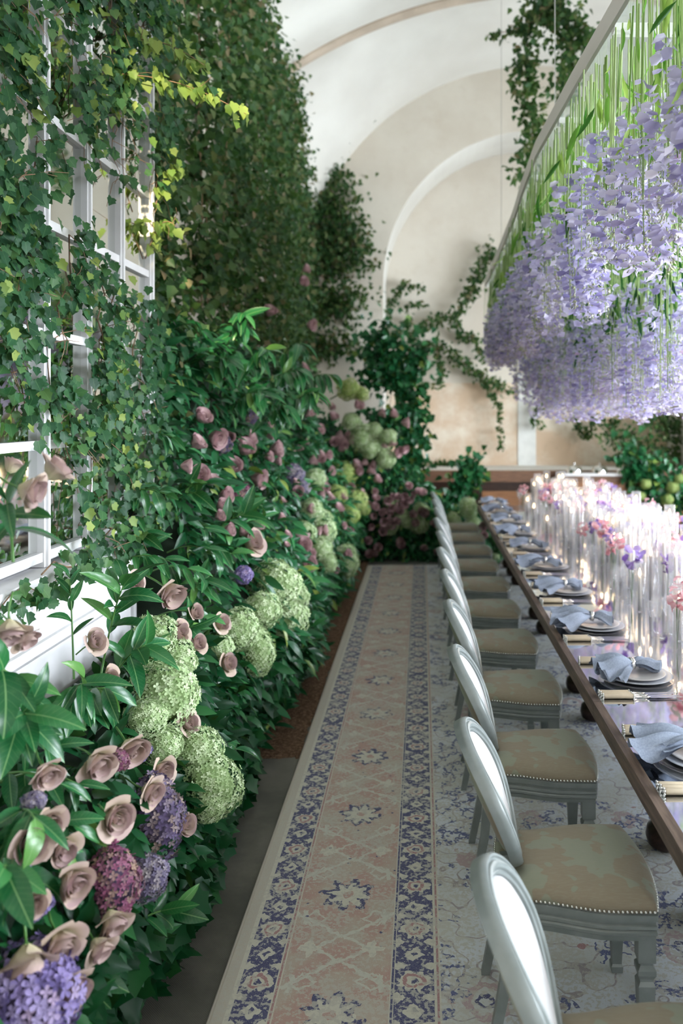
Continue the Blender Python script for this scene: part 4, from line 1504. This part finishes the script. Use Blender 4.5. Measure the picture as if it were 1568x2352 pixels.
# large sprays close by, (root px, tip px, distance of root / tip, leaves, leaf length)
NEAR = [
    ((30, 1290), (15, 1150), 2.05, 1.95, 9, .16, .9, 'laurel spray beneath the two big roses'),
    ((230, 1560), (290, 1330), 3.05, 3.0, 13, .17, .35, 'laurel branch rising in front of the white panelled base'),
    ((170, 1560), (160, 1330), 2.9, 2.95, 7, .10, -.2, 'young upright laurel shoot with small leaves against the white base'),
    ((240, 1590), (335, 1480), 2.95, 2.9, 12, .16, .9, 'laurel branch drooping over the pale green hydrangeas'),
    ((130, 1640), (240, 1580), 2.75, 2.7, 14, .145, 1.2, 'laurel whorl drooping in the middle of the near bank'),
    ((40, 1600), (5, 1540), 2.2, 2.05, 8, .17, 1.1, 'large-leaved laurel spray beside the sill roses'),
    ((150, 1640), (190, 1570), 2.7, 2.55, 12, .15, 1.3, 'hanging laurel spray over the dark hollow of the bank'),
    ((20, 1700), (60, 1640), 2.2, 2.05, 10, .16, 1.2, 'laurel spray hanging above the dusky roses'),
    ((30, 1900), (80, 1880), 2.1, 1.9, 11, .145, 1.3, 'laurel spray hanging between the cream roses'),
    ((20, 2050), (10, 1990), 1.95, 1.8, 8, .15, 1.2, 'laurel spray above the violet hydrangea'),
    ((300, 2130), (400, 2090), 2.45, 2.5, 7, .12, .4, 'laurel sprig spreading over the grey floor carpet'),
    ((180, 2200), (200, 2260), 2.2, 2.15, 6, .13, .9, 'laurel sprig beside the cream roses near the floor'),
    ((420, 1700), (540, 1720), 3.5, 3.7, 9, .15, .8, 'laurel sprig leaning over the coir mat'),
    ((480, 1560), (540, 1600), 3.9, 4.1, 12, .15, .7, 'laurel sprig under the paired green hydrangeas'),
    ((330, 1560), (350, 1500), 3.3, 3.2, 8, .14, .9, 'laurel tips hanging over the tall pale hydrangea'),
    ((330, 1290), (330, 1220), 3.9, 3.85, 12, .16, .8, 'laurel branch at the corner of the white base'),
    ((420, 1400), (470, 1330), 4.1, 4.0, 14, .15, .8, 'laurel branch behind the lone mauve rose'),
    ((360, 1200), (450, 1130), 4.6, 4.4, 12, .19, .2, 'long-leaved laurel branch arching beyond the window post'),
    ((430, 1300), (560, 1180), 4.7, 4.6, 12, .19, .3, 'long-leaved laurel branch below the mauve rose cluster'),
    ((520, 1250), (600, 1190), 5.0, 4.9, 12, .16, .5, 'laurel branch beside the single pink rose'),
    ((400, 1480), (440, 1440), 3.7, 3.6, 10, .14, .8, 'laurel sprig among small mauve roses'),
]
for (rp, tp, d0, d1, nl, sz, dr, lab) in NEAR:
    laurel(at(*rp, d0), at(*tp, d1), nl, sz, lab, None, dr, whorl=False)
# hydrangeas, (px, py, radius px, kind, shape, label), and middle roses of the bank; placed below, sprigs keep clear of them
HN = [
    (352, 1478, 50, 'green', 1, 'pale green hydrangea highest in the cluster of four'), (400, 1520, 52, 'green', 0, 'pale green hydrangea between the highest and the biggest of the cluster'),
    (375, 1600, 84, 'green', 0, 'biggest pale green hydrangea of the near bank'), (335, 1650, 48, 'green', 2, 'pale green hydrangea tucked under the biggest one'),
    (372, 1715, 46, 'green', 2, 'pale green hydrangea beside the dusky roses'), (450, 1725, 58, 'green', 0, 'pale green hydrangea above the one overhanging the carpet'),
    (485, 1800, 62, 'green', 1, 'long pale green hydrangea overhanging the grey carpet'), (480, 1850, 40, 'green', 2, 'low pale green hydrangea tip over the grey carpet'),
    (545, 1447, 50, 'green', 0, 'pale green hydrangea above the small coir-side pair'), (500, 1487, 38, 'green', 2, 'pale green hydrangea beside a small mauve rose'),
    (590, 1498, 42, 'green', 1, 'pale green hydrangea lowest over the coir mat'),
    (632, 1345, 58, 'green', 0, 'pale green hydrangea at the top of the middle cluster'), (602, 1400, 42, 'green', 0, 'round pale green hydrangea in the middle cluster'),
    (655, 1420, 52, 'green', 2, 'pale green hydrangea at the bottom of the middle cluster'), (678, 1375, 34, 'green', 0, 'small pale green hydrangea on the aisle side of the middle cluster'),
    (70, 2285, 108, 'purple', 0, 'large violet hydrangea by the cream roses'), (355, 1880, 68, 'dusky', 1, 'tall dusky purple-brown hydrangea above the magenta one'),
    (258, 2032, 62, 'magenta', 1, 'magenta-brown hydrangea behind a drooping cream rose'), (338, 2015, 48, 'grey', 0, 'grey-lilac hydrangea beside the magenta one'),
    (268, 1745, 30, 'magenta', 2, 'small magenta hydrangea between two mauve roses'), (318, 1725, 28, 'purple', 2, 'small violet hydrangea tucked by the pale green ones'),
    (78, 2075, 40, 'purple', 2, 'violet hydrangea half hidden behind laurel leaves'), (78, 1840, 26, 'grey', 2, 'small lilac hydrangea under hanging laurel'),
    (100, 2185, 30, 'purple', 0, 'small violet hydrangea between cream roses'), (35, 2000, 30, 'purple', 2, 'violet hydrangea peeping out under laurel'),
    (572, 968, 26, 'dusky', 1, 'dark upright hydrangea above the mauve rose cluster'), (505, 1022, 26, 'dusky', 2, 'dark hydrangea inside the mauve rose cluster'),
    (548, 1142, 26, 'magenta', 1, 'deep magenta hydrangea under the mauve rose cluster'), (670, 1092, 28, 'grey', 0, 'grey-lilac hydrangea among far leaves'),
    (690, 1120, 22, 'grey', 2, 'small grey-lilac hydrangea among far leaves'), (560, 1320, 22, 'purple', 2, 'violet hydrangea above the middle green cluster'),
]
MID = [(455, 968, 24), (482, 1002, 28), (440, 1028, 24), (526, 1006, 18), (562, 1012, 20), (552, 1040, 26), (415, 1070, 20), (452, 1095, 24), (478, 1112, 20), (530, 1080, 24), (505, 1140, 22), (578, 1098, 26),
       (500, 1168, 20), (495, 1190, 16), (620, 1035, 22), (580, 1200, 20), (515, 1220, 18), (545, 1225, 18), (680, 1225, 22), (690, 1255, 20), (700, 1300, 22), (615, 725, 18), (690, 650, 14), (695, 620, 12), (705, 745, 16), (500, 870, 14), (690, 850, 14)]
# scattered over the bank
for i in range(26):
    px, py = rl.uniform(60, 520), rl.uniform(1420, 1950)
    if px > 150 + (2352 - py) * .42 or any((px - h[0]) ** 2 + (py - h[1]) ** 2 < (h[2] + 50) ** 2 for h in HN) or (px < 330 and py < 1600): continue
    p = bank_pt(px, py)
    if p.z < .15: continue
    laurel(p - Vector((.22, 0, 0)), p + Vector((.02, -.05, .02)), rl.randint(5, 8), .11, 'laurel sprig growing out of the near flower bank', 'laurel sprigs of the near bank', .8)
for i in range(52):
    px, py = rl.uniform(350, 800), rl.uniform(1000, 1500)
    if px > 430 + (1700 - py) * .62 or any((px - h[0]) ** 2 + (py - h[1]) ** 2 < (h[2] + 35) ** 2 for h in HN + [(q[0], q[1], 5) for q in MID]): continue
    p = bank_pt(px, py)
    laurel(p - Vector((.20, 0, 0)), p + Vector((.05, -.06, .02)), rl.randint(6, 9), .13, 'laurel sprig growing out of the bank beyond the window', 'laurel sprigs of the middle bank', .7)
# tall drooping laurel beyond the window
for (rp, tp, d0, d1, nl) in [((440, 800), (420, 740), 5.6, 5.4, 14), ((520, 800), (560, 720), 5.7, 5.5, 14), ((560, 860), (610, 800), 5.7, 5.5, 15), ((600, 900), (680, 850), 5.9, 5.8, 14),
                             ((480, 880), (520, 820), 5.6, 5.3, 15), ((640, 830), (690, 790), 6.2, 6.0, 10), ((520, 950), (600, 900), 5.6, 5.4, 15), ((420, 900), (430, 830), 5.5, 5.3, 12),
                             ((380, 840), (380, 770), 5.3, 5.2, 10), ((380, 950), (400, 900), 5.2, 5.1, 12), ((660, 950), (720, 900), 6.2, 6.0, 14), ((700, 880), (760, 860), 6.8, 6.7, 12), ((600, 980), (650, 930), 5.9, 5.7, 13)]:
    laurel(at(*rp, d0), at(*tp, d1), nl, .19, 'tall laurel branch drooping above the mauve rose cluster', 'tall laurel branches beyond the window', 1.2)

# ------------------------------------------------------------------ hydrangeas
def hyd_mesh(mat, seed, shape=(1, 1, 1), n=210, fs=.19):
    rg = np.random.default_rng(seed)
    i = np.arange(n) + .5
    ph = np.arccos(1 - 2 * i / n)
    th = PI * (1 + 5 ** .5) * i
    d = np.stack([np.cos(th) * np.sin(ph), np.sin(th) * np.sin(ph), np.cos(ph)], 1)
    lump = 1 + .07 * np.sin(d[:, 0] * 5 + seed) + .06 * np.sin(d[:, 2] * 7 + seed * 2) + rg.normal(size=n) * .035
    sh = np.array(shape)
    P = d * lump[:, None] * sh
    tv = rg.normal(size=(n, 3))
    R = frames(P, np.cross(d, tv), d / sh + rg.normal(size=(n, 3)) * .32, rg.uniform(.8, 1.25, n) * fs)
    bv, bf = [(0, 0, -.08)], []
    for k in range(4):
        a = k * PI / 2
        o = len(bv)
        for (r, aa, z) in ((.55, -.62, .06), (.92, -.3, .12), (1.0, .0, .05), (.92, .3, .12), (.55, .62, .06)):
            bv.append((r * .62 * math.cos(a + aa), r * .62 * math.sin(a + aa), z))
        bf += [(0, o, o + 1, o + 2), (0, o + 2, o + 3, o + 4)]
    me = scatter_mesh('florets', np.array(bv), np.array(bf), P, R, mat)
    return me
ME_core = G().lathe([(.02, -.86), (.45, -.74), (.74, -.45), (.86, 0), (.74, .45), (.45, .74), (.02, .86)], 14, cap=False)
HY = {}
def hyd_proto(kind, v):
    key = (kind, v)
    if key not in HY:
        shape = [(1, 1, .92), (1, .95, 1.3), (.95, 1, .85)][v]
        seed = 10 + v + 7 * ['green', 'lime', 'purple', 'dusky', 'magenta', 'grey'].index(kind)
        cg = G()
        cg.v = [(a * shape[0] * .84, b * shape[1] * .84, c * shape[2] * .84) for a, b, c in ME_core.v]
        cg.f = ME_core.f
        src = M['hyd_' + kind]
        HY[key] = (hyd_mesh(src, seed, shape, 540 if kind in ('green', 'lime') else 300, .165 if kind in ('green', 'lime') else .25), cg.mesh('heart', M['hyd_heart_' + ('g' if kind in ('green', 'lime') else 'p')]))
    return HY[key]
rh = random.Random(9)
SURE = {'green': 'pale green', 'lime': 'yellow-green', 'purple': 'violet', 'dusky': 'dusky purple-brown', 'magenta': 'magenta-brown', 'grey': 'grey-lilac'}


def hydrangea(p, r, kind, v, label, group=None):
    p = Vector(p)
    rot = (rh.uniform(-.4, .4), rh.uniform(-.1, .7), rh.uniform(0, 6))
    t = thing('hydrangea', label, 'hydrangea', tuple(p), group, rot, r)
    fl_, ht = hyd_proto(kind, v)
    ob('florets', fl_, t, kind='stuff')
    ob('heart', ht, t)
    iv = Euler(rot).to_matrix().inverted() @ Vector((-.85, .3, -.42))
    ob('stem', G().tube([iv * .5, iv * 1.3, iv * 2.0], .06, 5).mesh('stem', M['green_stem']), t)
    return t


# near ones: (px, py, radius px, kind, shape, label)
for px, py, r, kind, v, lab in HN:
    p = bank_pt(px, py, .05 if r > 35 else .05)
    hydrangea(p, r * p.y / F, kind, v, lab)
for (px, py, r, kind) in [(715, 1175, 30, 'green'), (740, 1215, 34, 'green'), (735, 1262, 28, 'green'), (752, 1292, 22, 'green'), (795, 1288, 30, 'green'), (720, 1102, 28, 'green'), (700, 1220, 26, 'green'),
                          (790, 1088, 28, 'lime'), (815, 1150, 28, 'lime'), (800, 1185, 26, 'lime'), (775, 1135, 22, 'lime'), (830, 1168, 20, 'lime'), (830, 1005, 26, 'green'), (850, 1030, 26, 'green'), (858, 990, 20, 'green'),
                          (890, 1003, 22, 'green'), (808, 968, 22, 'green'), (885, 1055, 22, 'green'), (800, 895, 26, 'lime'), (828, 905, 18, 'lime'), (880, 1040, 18, 'green')]:
    p = bank_pt(px, py, .06)
    hydrangea(p, r * p.y / F, kind, rh.randrange(3), '%s hydrangea in the far half of the bank' % SURE[kind], '%s hydrangeas of the far bank' % SURE[kind])
for (px, py, r, v, lab) in [(893, 1210, 20, 0, None), (922, 1182, 17, 0, None), (960, 1206, 21, 0, None), (966, 1172, 18, 0, None), (898, 1152, 18, 2, None), (935, 1200, 14, 0, None),
                            (1076, 1168, 20, 1, 'tall pale green hydrangea between last chair and table'), (1040, 1195, 19, 0, 'pale green hydrangea beside the last chair seat'), (1086, 1208, 20, 0, 'round pale green hydrangea under the table corner'),
                            (1135, 1280, 12, 2, 'small pale green hydrangea on the floor by the table leg')]:
    hydrangea(at(px, py, 10.75), r * 10.75 / F, 'green', v, lab or 'pale green hydrangea in the planting beside the last chair back', None if lab else 'hydrangeas beside the last chair')
for px, py, r in [(1482, 1112, 12), (1545, 1120, 14), (1532, 1148, 14), (1470, 1140, 11), (1560, 1100, 11)]:
    hydrangea(at(px, py, 11.9), r * 11.9 / F, 'lime', 0, 'small yellow-green hydrangea in the climber by the sideboard', 'hydrangeas by the sideboard')

# ------------------------------------------------------------------ roses
def petal_geo(w, h, cup, flare):
    vs, fs = [], []
    nu, nv = 6, 5
    for j in range(nv + 1):
        t = j / nv
        wd = w * math.sin(PI * (.12 + .70 * t)) ** .8
        for i in range(nu + 1):
            s = i / nu * 2 - 1
            a = s * wd
            rad = .16 + cup * math.sin(min(1, t * 1.25) * PI / 2) + flare * max(0, t - .62) * 2.0 - .05 * (1 - s * s) * 0
            z = h * t - flare * .55 * max(0, t - .75) * 2 - .10 * h * abs(s) ** 2.5 * t
            vs.append((rad * math.sin(a), -rad * math.cos(a), z))
    for j in range(nv):
        for i in range(nu):
            q = j * (nu + 1) + i
            fs.append((q, q + 1, q + nu + 2, q + nu + 1))
    return np.array(vs), np.array(fs)
PET = [petal_geo(2.6, .95, .02, .02), petal_geo(1.55, 1.0, .22, .05), petal_geo(1.25, 1.0, .34, .10), petal_geo(1.10, .98, .42, .20), petal_geo(1.0, .88, .46, .48)]
ME_pet = [geo_mesh('petal', q, M['rose']) for q in PET]
LAY = [(0, 3, .0, .92), (1, 4, .5, .82), (1, 4, 1.2, 1.0), (2, 5, .2, 1.0), (3, 5, .9, 1.0)]
ME_cal = G().lathe([(.02, -.12), (.12, -.06), (.16, .03), (.12, .08)], 8, cap=False).mesh('calyx', M['green_stem'])
g = G()
for i in range(5):
    a = i * 2 * PI / 5
    g.add([(.10 * math.cos(a - .4), .10 * math.sin(a - .4), 0), (.10 * math.cos(a + .4), .10 * math.sin(a + .4), 0), (.42 * math.cos(a), .42 * math.sin(a), -.10 if i % 2 else .12)], [(0, 1, 2)])
ME_sep = g.mesh('sepals', M['green_stem'], False)
ME_rstem = G().tube([(0, 0, -.08), (-.08, 0, -.6), (-.3, .1, -1.3)], .05, 6).mesh('stem', M['green_stem'])
rr_ = random.Random(31)


def rose(p, r, face, label, group=None):
    """r: half width in metres"""
    s = r / .80
    f = Vector(face).normalized()
    m4 = Vector((0, 0, 1)).rotation_difference(f).to_matrix().to_4x4()
    m4 = Matrix.Translation(Vector(p)) @ m4 @ Matrix.Rotation(rr_.uniform(0, 6), 4, 'Z') @ Matrix.Scale(s, 4)
    t = thing('rose', label, 'rose', group=group, mw=m4)
    flare = rr_.random()
    for li, n, ph, sc_ in LAY:
        for k in range(n):
            q = li + (1 if li == 3 and rr_.random() < .4 + .5 * flare else 0)
            o = ob('petal', ME_pet[q], t, rot=(rr_.gauss(0, .07), rr_.gauss(0, .07), ph + 2 * PI * k / n + rr_.gauss(0, .15)), scale=sc_ * rr_.uniform(.94, 1.05))
    ob('calyx', ME_cal, t)
    ob('sepals', ME_sep, t)
    ob('stem', ME_rstem, t)
    return t


OUT = Vector((.75, -.35, .35))
RN = [
    (45, 1120, 42, 1.95, (.9, .0, -.25), 'large cream-mauve rose lying sideways before the mirror'), (108, 1098, 40, 2.1, (.5, .2, .55), 'open mauve rose upright before the mirror panes'),
    (20, 1425, 40, 2.1, (.3, -.4, -.8), 'drooping mauve rose at the white moulding'), (45, 1450, 34, 2.15, (.6, -.2, -.5), 'mauve rose paired with the drooping one'),
    (20, 1085, 26, 2.3, (.3, .3, .7), 'pale rose half hidden behind the sideways rose'),
    (98, 1760, 38, None, (.6, -.5, -.35), 'mauve rose hanging under the laurel whorl'), (212, 1738, 42, None, (.7, -.6, -.3), 'cream rose with one raised petal by the small magenta hydrangea'),
    (290, 1705, 42, None, (.7, -.6, -.35), 'cream-mauve rose above the small violet hydrangea'), (330, 1812, 34, None, (.8, -.4, -.1), 'mauve rose on top of the dusky hydrangea'),
    (358, 1765, 32, None, (.8, -.5, .0), 'mauve rose under the paired green hydrangeas'), (250, 1870, 42, None, (.75, -.55, .0), 'closed mauve rose in the dark hollow'),
    (98, 1880, 40, None, (.7, -.6, -.1), 'brownish mauve rose at the edge of the hollow'), (60, 1935, 42, None, (.6, -.6, .2), 'cream rose beneath drooping laurel'),
    (133, 1938, 36, None, (.7, -.6, -.2), 'mauve rose below the brownish one'), (150, 2015, 46, None, (.8, -.5, -.15), 'wide open cream-mauve rose beside the magenta hydrangea'),
    (250, 2095, 40, None, (.6, -.6, -.5), 'drooping cream rose before the magenta hydrangea'), (215, 2160, 36, None, (.7, -.4, -.5), 'small drooping mauve rose under the magenta hydrangea'),
    (130, 2145, 48, None, (.6, -.6, -.3), 'cream rose with flung-open petals above the violet hydrangea'), (60, 2172, 52, None, (.3, -.6, -.7), 'big cream rose nodding over the violet hydrangea'),
    (145, 2252, 50, None, (.8, -.5, -.3), 'cream-mauve rose beside the violet hydrangea'), (410, 1895, 28, None, (.8, -.3, .2), 'small cream rose beside the dusky hydrangea'),
    (65, 2070, 34, None, (.7, -.6, .1), 'cream rose near the hidden violet hydrangea'), (378, 1348, 38, None, (.75, -.5, -.45), 'lone mauve rose nodding at the corner of the white base'),
    (295, 1342, 26, None, (.8, -.3, .2), 'small mauve rose behind the laurel before the white base'), (400, 1458, 26, None, OUT, 'small mauve rose above the tall green hydrangea'),
    (440, 1482, 24, None, OUT, 'small mauve rose next to the green hydrangeas'), (437, 1412, 22, None, OUT, 'tiny mauve rose in the laurel'),
    (510, 1528, 24, None, OUT, 'mauve rose under the small coir-side hydrangeas'), (497, 1437, 22, None, OUT, 'mauve rose beside the coir-side hydrangeas'),
    (205, 1480, 28, None, OUT, 'mauve rose behind the laurel whorl'), (420, 1665, 26, None, OUT, 'dried brown rose between two green hydrangeas'), (240, 1560, 24, None, OUT, 'mauve rose glimpsed through the laurel leaves'),
    (565, 1250, 30, None, OUT, 'single pink rose beyond the laurel branch'),
]
for px, py, r, d, face, lab in RN:
    p = at(px, py, d) if d else bank_pt(px, py, .07)
    rose(p, r * p.y / F, face, lab)
# middle and far roses: one mesh each, too small to show single petals
def rose_far_mesh():
    Vs, Fs, o = [], [], 0
    rg = random.Random(4)
    for li, n, ph, sc_ in LAY:
        for k in range(n):
            v_, f_ = PET[li]
            a = ph + 2 * PI * k / n
            R = np.array([[math.cos(a), -math.sin(a), 0], [math.sin(a), math.cos(a), 0], [0, 0, 1]])
            Vs.append(v_ @ R.T * sc_)
            Fs.append(f_ + o)
            o += len(v_)
    return raw_mesh('rose', np.concatenate(Vs), np.concatenate(Fs), M['rose_far'], True)
ME_rfar = rose_far_mesh()


def rose_far(p, r, face, label, group):
    s = r / .78
    m4 = Matrix.Translation(Vector(p)) @ Vector((0, 0, 1)).rotation_difference(Vector(face).normalized()).to_matrix().to_4x4() @ Matrix.Scale(s, 4)
    return tag(ob('rose', ME_rfar, None, mw=m4), label, 'rose', group)


for px, py, r in MID:
    p = bank_pt(px, py, .07)
    rose_far(p, r * p.y / F, OUT + Vector((rr_.gauss(0, .3), rr_.gauss(0, .3), rr_.gauss(0, .3))), 'mauve rose of the cluster beyond the mirrored window', 'mauve roses beyond the window')
for i in range(95):
    px, py = rr_.uniform(600, 930), rr_.uniform(930, 1320)
    if px > 760 + (1330 - py) * .55 or px < 560 + (py - 930) * .28: continue
    p = bank_pt(px, py, .07)
    rose_far(p, rr_.uniform(9, 15) * p.y / F, OUT + Vector((rr_.gauss(0, .3), rr_.gauss(0, .3), rr_.gauss(0, .3))), 'small mauve rose scattered over the far half of the bank', 'mauve roses of the far bank')
for i in range(60):
    px = rr_.uniform(840, 1000)
    py = rr_.uniform(1100 + (1000 - px) * .2, 1285)
    if i > 46: px, py = rr_.uniform(1020, 1125), rr_.uniform(1200, 1275)
    rose_far(at(px, py, 10.68), rr_.uniform(8, 12) * 10.7 / F, (.2 + rr_.gauss(0, .3), -1, .3 + rr_.gauss(0, .3)), 'small mauve rose in the planting at the end wall', 'mauve roses at the end wall')

# ------------------------------------------------------------------ hanging flower canopy
CZ = 3.50
def canopy_edge(y): return float(np.interp(y, [1.6, 2.4, 3.0, 3.8, 4.8, 5.6, 6.4, 8.0, 9.7], [.80, .78, .75, .71, .675, .695, .727, .75, .765]))
g = G()
ce = [(canopy_edge(y), y) for y in np.linspace(1.6, 9.75, 60)]
loop2 = ce + [(canopy_edge(9.75) + .12, 9.95)] + [(2.5, 10.0), (2.7, 9.8)] + [(2.7, y) for y in np.linspace(9.0, 1.6, 12)]
t = thing('hanging_canopy', 'wavy-edged clear acrylic canopy suspended over the table', 'canopy', (0, 0, CZ))
n = len(loop2)
g.v = [(x, y, 0) for x, y in loop2] + [(x, y, .012) for x, y in loop2]
g.f = [tuple(range(n)), tuple(range(2 * n - 1, n - 1, -1))]
ob('acrylic_sheet', g.mesh('acrylic_sheet', M['acrylic'], False), t)
lp = loop_of(loop2, 0)
ob('rim', G().sweep(lp, [(-.01, -.03), (.004, -.035), (.006, .055), (-.01, .055)]).mesh('rim', M['acrylic_edge'], True, 40), t)
for y in np.linspace(2.2, 9.4, 8):
    ob('cross_bar', G().box(canopy_edge(y) + .02, 2.68, float(y) - .03, float(y) + .03, -.03, .0).mesh('cross_bar', M['white_strip'], False), t)
for x, y in ((.9, 2.2), (2.5, 2.2), (.9, 5.5), (2.5, 5.5), (.9, 9.2), (2.5, 9.2)):
    ob('cable', G().tube([(x, y, .01), (x, y, vault_z(x, y) - CZ + .05)], .003, 5).mesh('cable', M['silver']), t)

FLO = (np.array([(0, 0, 0), (-.42, .25, .14), (-.5, .75, .22), (0, 1.0, .05), (.5, .75, .22), (.42, .25, .14), (0, .5, -.10), (-.35, .05, -.45), (.35, .05, -.45)], float),
       np.array([(0, 6, 1), (1, 6, 2), (2, 6, 3), (3, 6, 4), (4, 6, 5), (5, 6, 0), (0, 7, 8)]))
BUD = (np.array([(0, 0, 0), (-.2, .4, 0), (.2, .4, 0), (0, .4, .22), (0, .9, 0)], float), np.array([(0, 1, 3), (0, 3, 2), (1, 4, 3), (3, 4, 2), (0, 2, 1), (1, 2, 4)]))


def wisteria_proto(seed, L, bare, fat):
    """hangs from z=0 to z=-L"""
    rg = np.random.default_rng(seed)
    rnd = random.Random(seed)
    st = G()
    for k in range(7):
        ox, oy = rnd.uniform(-.045, .045), rnd.uniform(-.045, .045)
        e = bare + (L - bare) * (rnd.uniform(.3, .7) if k < 4 else rnd.uniform(.7, .98))
        if k >= 4: ox, oy = 1.6 * ox, 1.6 * oy
        st.tube([(ox, oy, 0), (ox * 1.1 + rnd.gauss(0, .008), oy * 1.1 + rnd.gauss(0, .008), -e * .5), (ox * (.6 if k < 4 else 1.05) + rnd.gauss(0, .01), oy * (.6 if k < 4 else 1.05), -e)], .0036, 4, .002)
    nl = 7 if bare < .5 else 26
    P = np.stack([rg.normal(size=nl) * .04, rg.normal(size=nl) * .04, -rg.uniform(.02, bare + .15 * L, nl)], 1)
    D = np.array([0, 0, -1.0]) + rg.normal(size=(nl, 3)) * .25
    lf = scatter_mesh('leaves', *laurel_geo(.2, .1, .07, 4), P, frames(P, D, rg.normal(size=(nl, 3)), rg.uniform(.08, .20, nl)), M['wist_leaf'] if bare < .5 else M['wist_leaf_dark'], True)
    nb = int(112 * (L - bare) * fat)
    t = rg.random(nb) ** .9
    rad = (.028 + .055 * np.sin(PI * np.clip(t * .9 + .12, 0, 1)) ** .7) * fat
    th = rg.uniform(0, 2 * PI, nb)
    zz = -(bare + (L - bare) * .96 * t)
    P = np.stack([np.cos(th) * rad, np.sin(th) * rad, zz], 1) * 1.0
    D = np.stack([np.cos(th), np.sin(th), -.35 + 0 * th], 1) + rg.normal(size=(nb, 3)) * .35
    bl = scatter_mesh('blossoms', *FLO, P, frames(P, D, np.stack([0 * th, 0 * th, 1 + 0 * th], 1) + rg.normal(size=(nb, 3)) * .4, rg.uniform(.030, .056, nb)), M['wisteria'])
    nu = int(120 * fat)
    t = rg.random(nu)
    rad = (.062 * (1 - t * .45)) * fat
    th = rg.uniform(0, 2 * PI, nu)
    P = np.stack([np.cos(th) * rad, np.sin(th) * rad, -(bare + (L - bare) * (.40 + .55 * t))], 1)
    D = np.stack([np.cos(th), np.sin(th), -.9 + 0 * th], 1)
    bd = scatter_mesh('buds', *BUD, P, frames(P, D, rg.normal(size=(nu, 3)), rg.uniform(.016, .026, nu)), M['wist_bud'])
    return st.mesh('stem', M['wist_stem']), lf, bl, bd


PROTO = {'edge': [wisteria_proto(100 + i, random.Random(i).uniform(.88, 1.06), random.Random(i + 50).uniform(.26, .42), 1.0) for i in range(5)],
         'mid': [wisteria_proto(200 + i, random.Random(i).uniform(1.20, 1.38), random.Random(i + 50).uniform(.5, .66), 1.05) for i in range(4)],
         'core': [wisteria_proto(300 + i, random.Random(i).uniform(1.46, 1.60), random.Random(i + 50).uniform(.62, .8), 1.1) for i in range(5)]}
rw = random.Random(42)


def hang(x, y, kind, label, group):
    t = thing('hanging_wisteria', label, 'flower', (x, y, CZ - .032), group, (0, 0, rw.uniform(0, 6)), (1, 1, rw.uniform(.94, 1.05)))
    pr = rw.choice(PROTO[kind])
    ob('stem', pr[0], t)
    ob('leaves', pr[1], t, kind='stuff')
    ob('blossoms', pr[2], t, kind='stuff')
    ob('buds', pr[3], t, kind='stuff')


y = 2.0
while y < 9.75:
    hang(canopy_edge(y) + .05 + rw.uniform(0, .03), y, 'edge', 'lilac wisteria strand hanging from the wavy canopy rim above the chairs', 'wisteria strands along the canopy rim')
    if rw.random() < .5: hang(canopy_edge(y) + .17 + rw.uniform(-.03, .03), y + .05, 'edge', 'lilac wisteria strand hanging just inside the canopy rim', 'wisteria strands just inside the rim')
    y += .118
for y in np.arange(6.6, 9.9, .5):
    hang(1.12 + rw.uniform(-.05, .05), float(y) + rw.uniform(-.05, .05), 'mid', 'middle-length lilac wisteria strand between rim and table centre', 'middle-length wisteria strands')
for x0 in (1.32, 1.52, 1.78, 2.05):
    for y in np.arange(4.3, 9.85, .235):
        if x0 > 1.4 and x0 / y * F > 640: continue
        hang(x0 + rw.uniform(-.06, .06), float(y) + rw.uniform(-.07, .07), 'core', 'longest lilac wisteria strand hanging over the table centre', 'longest wisteria strands')
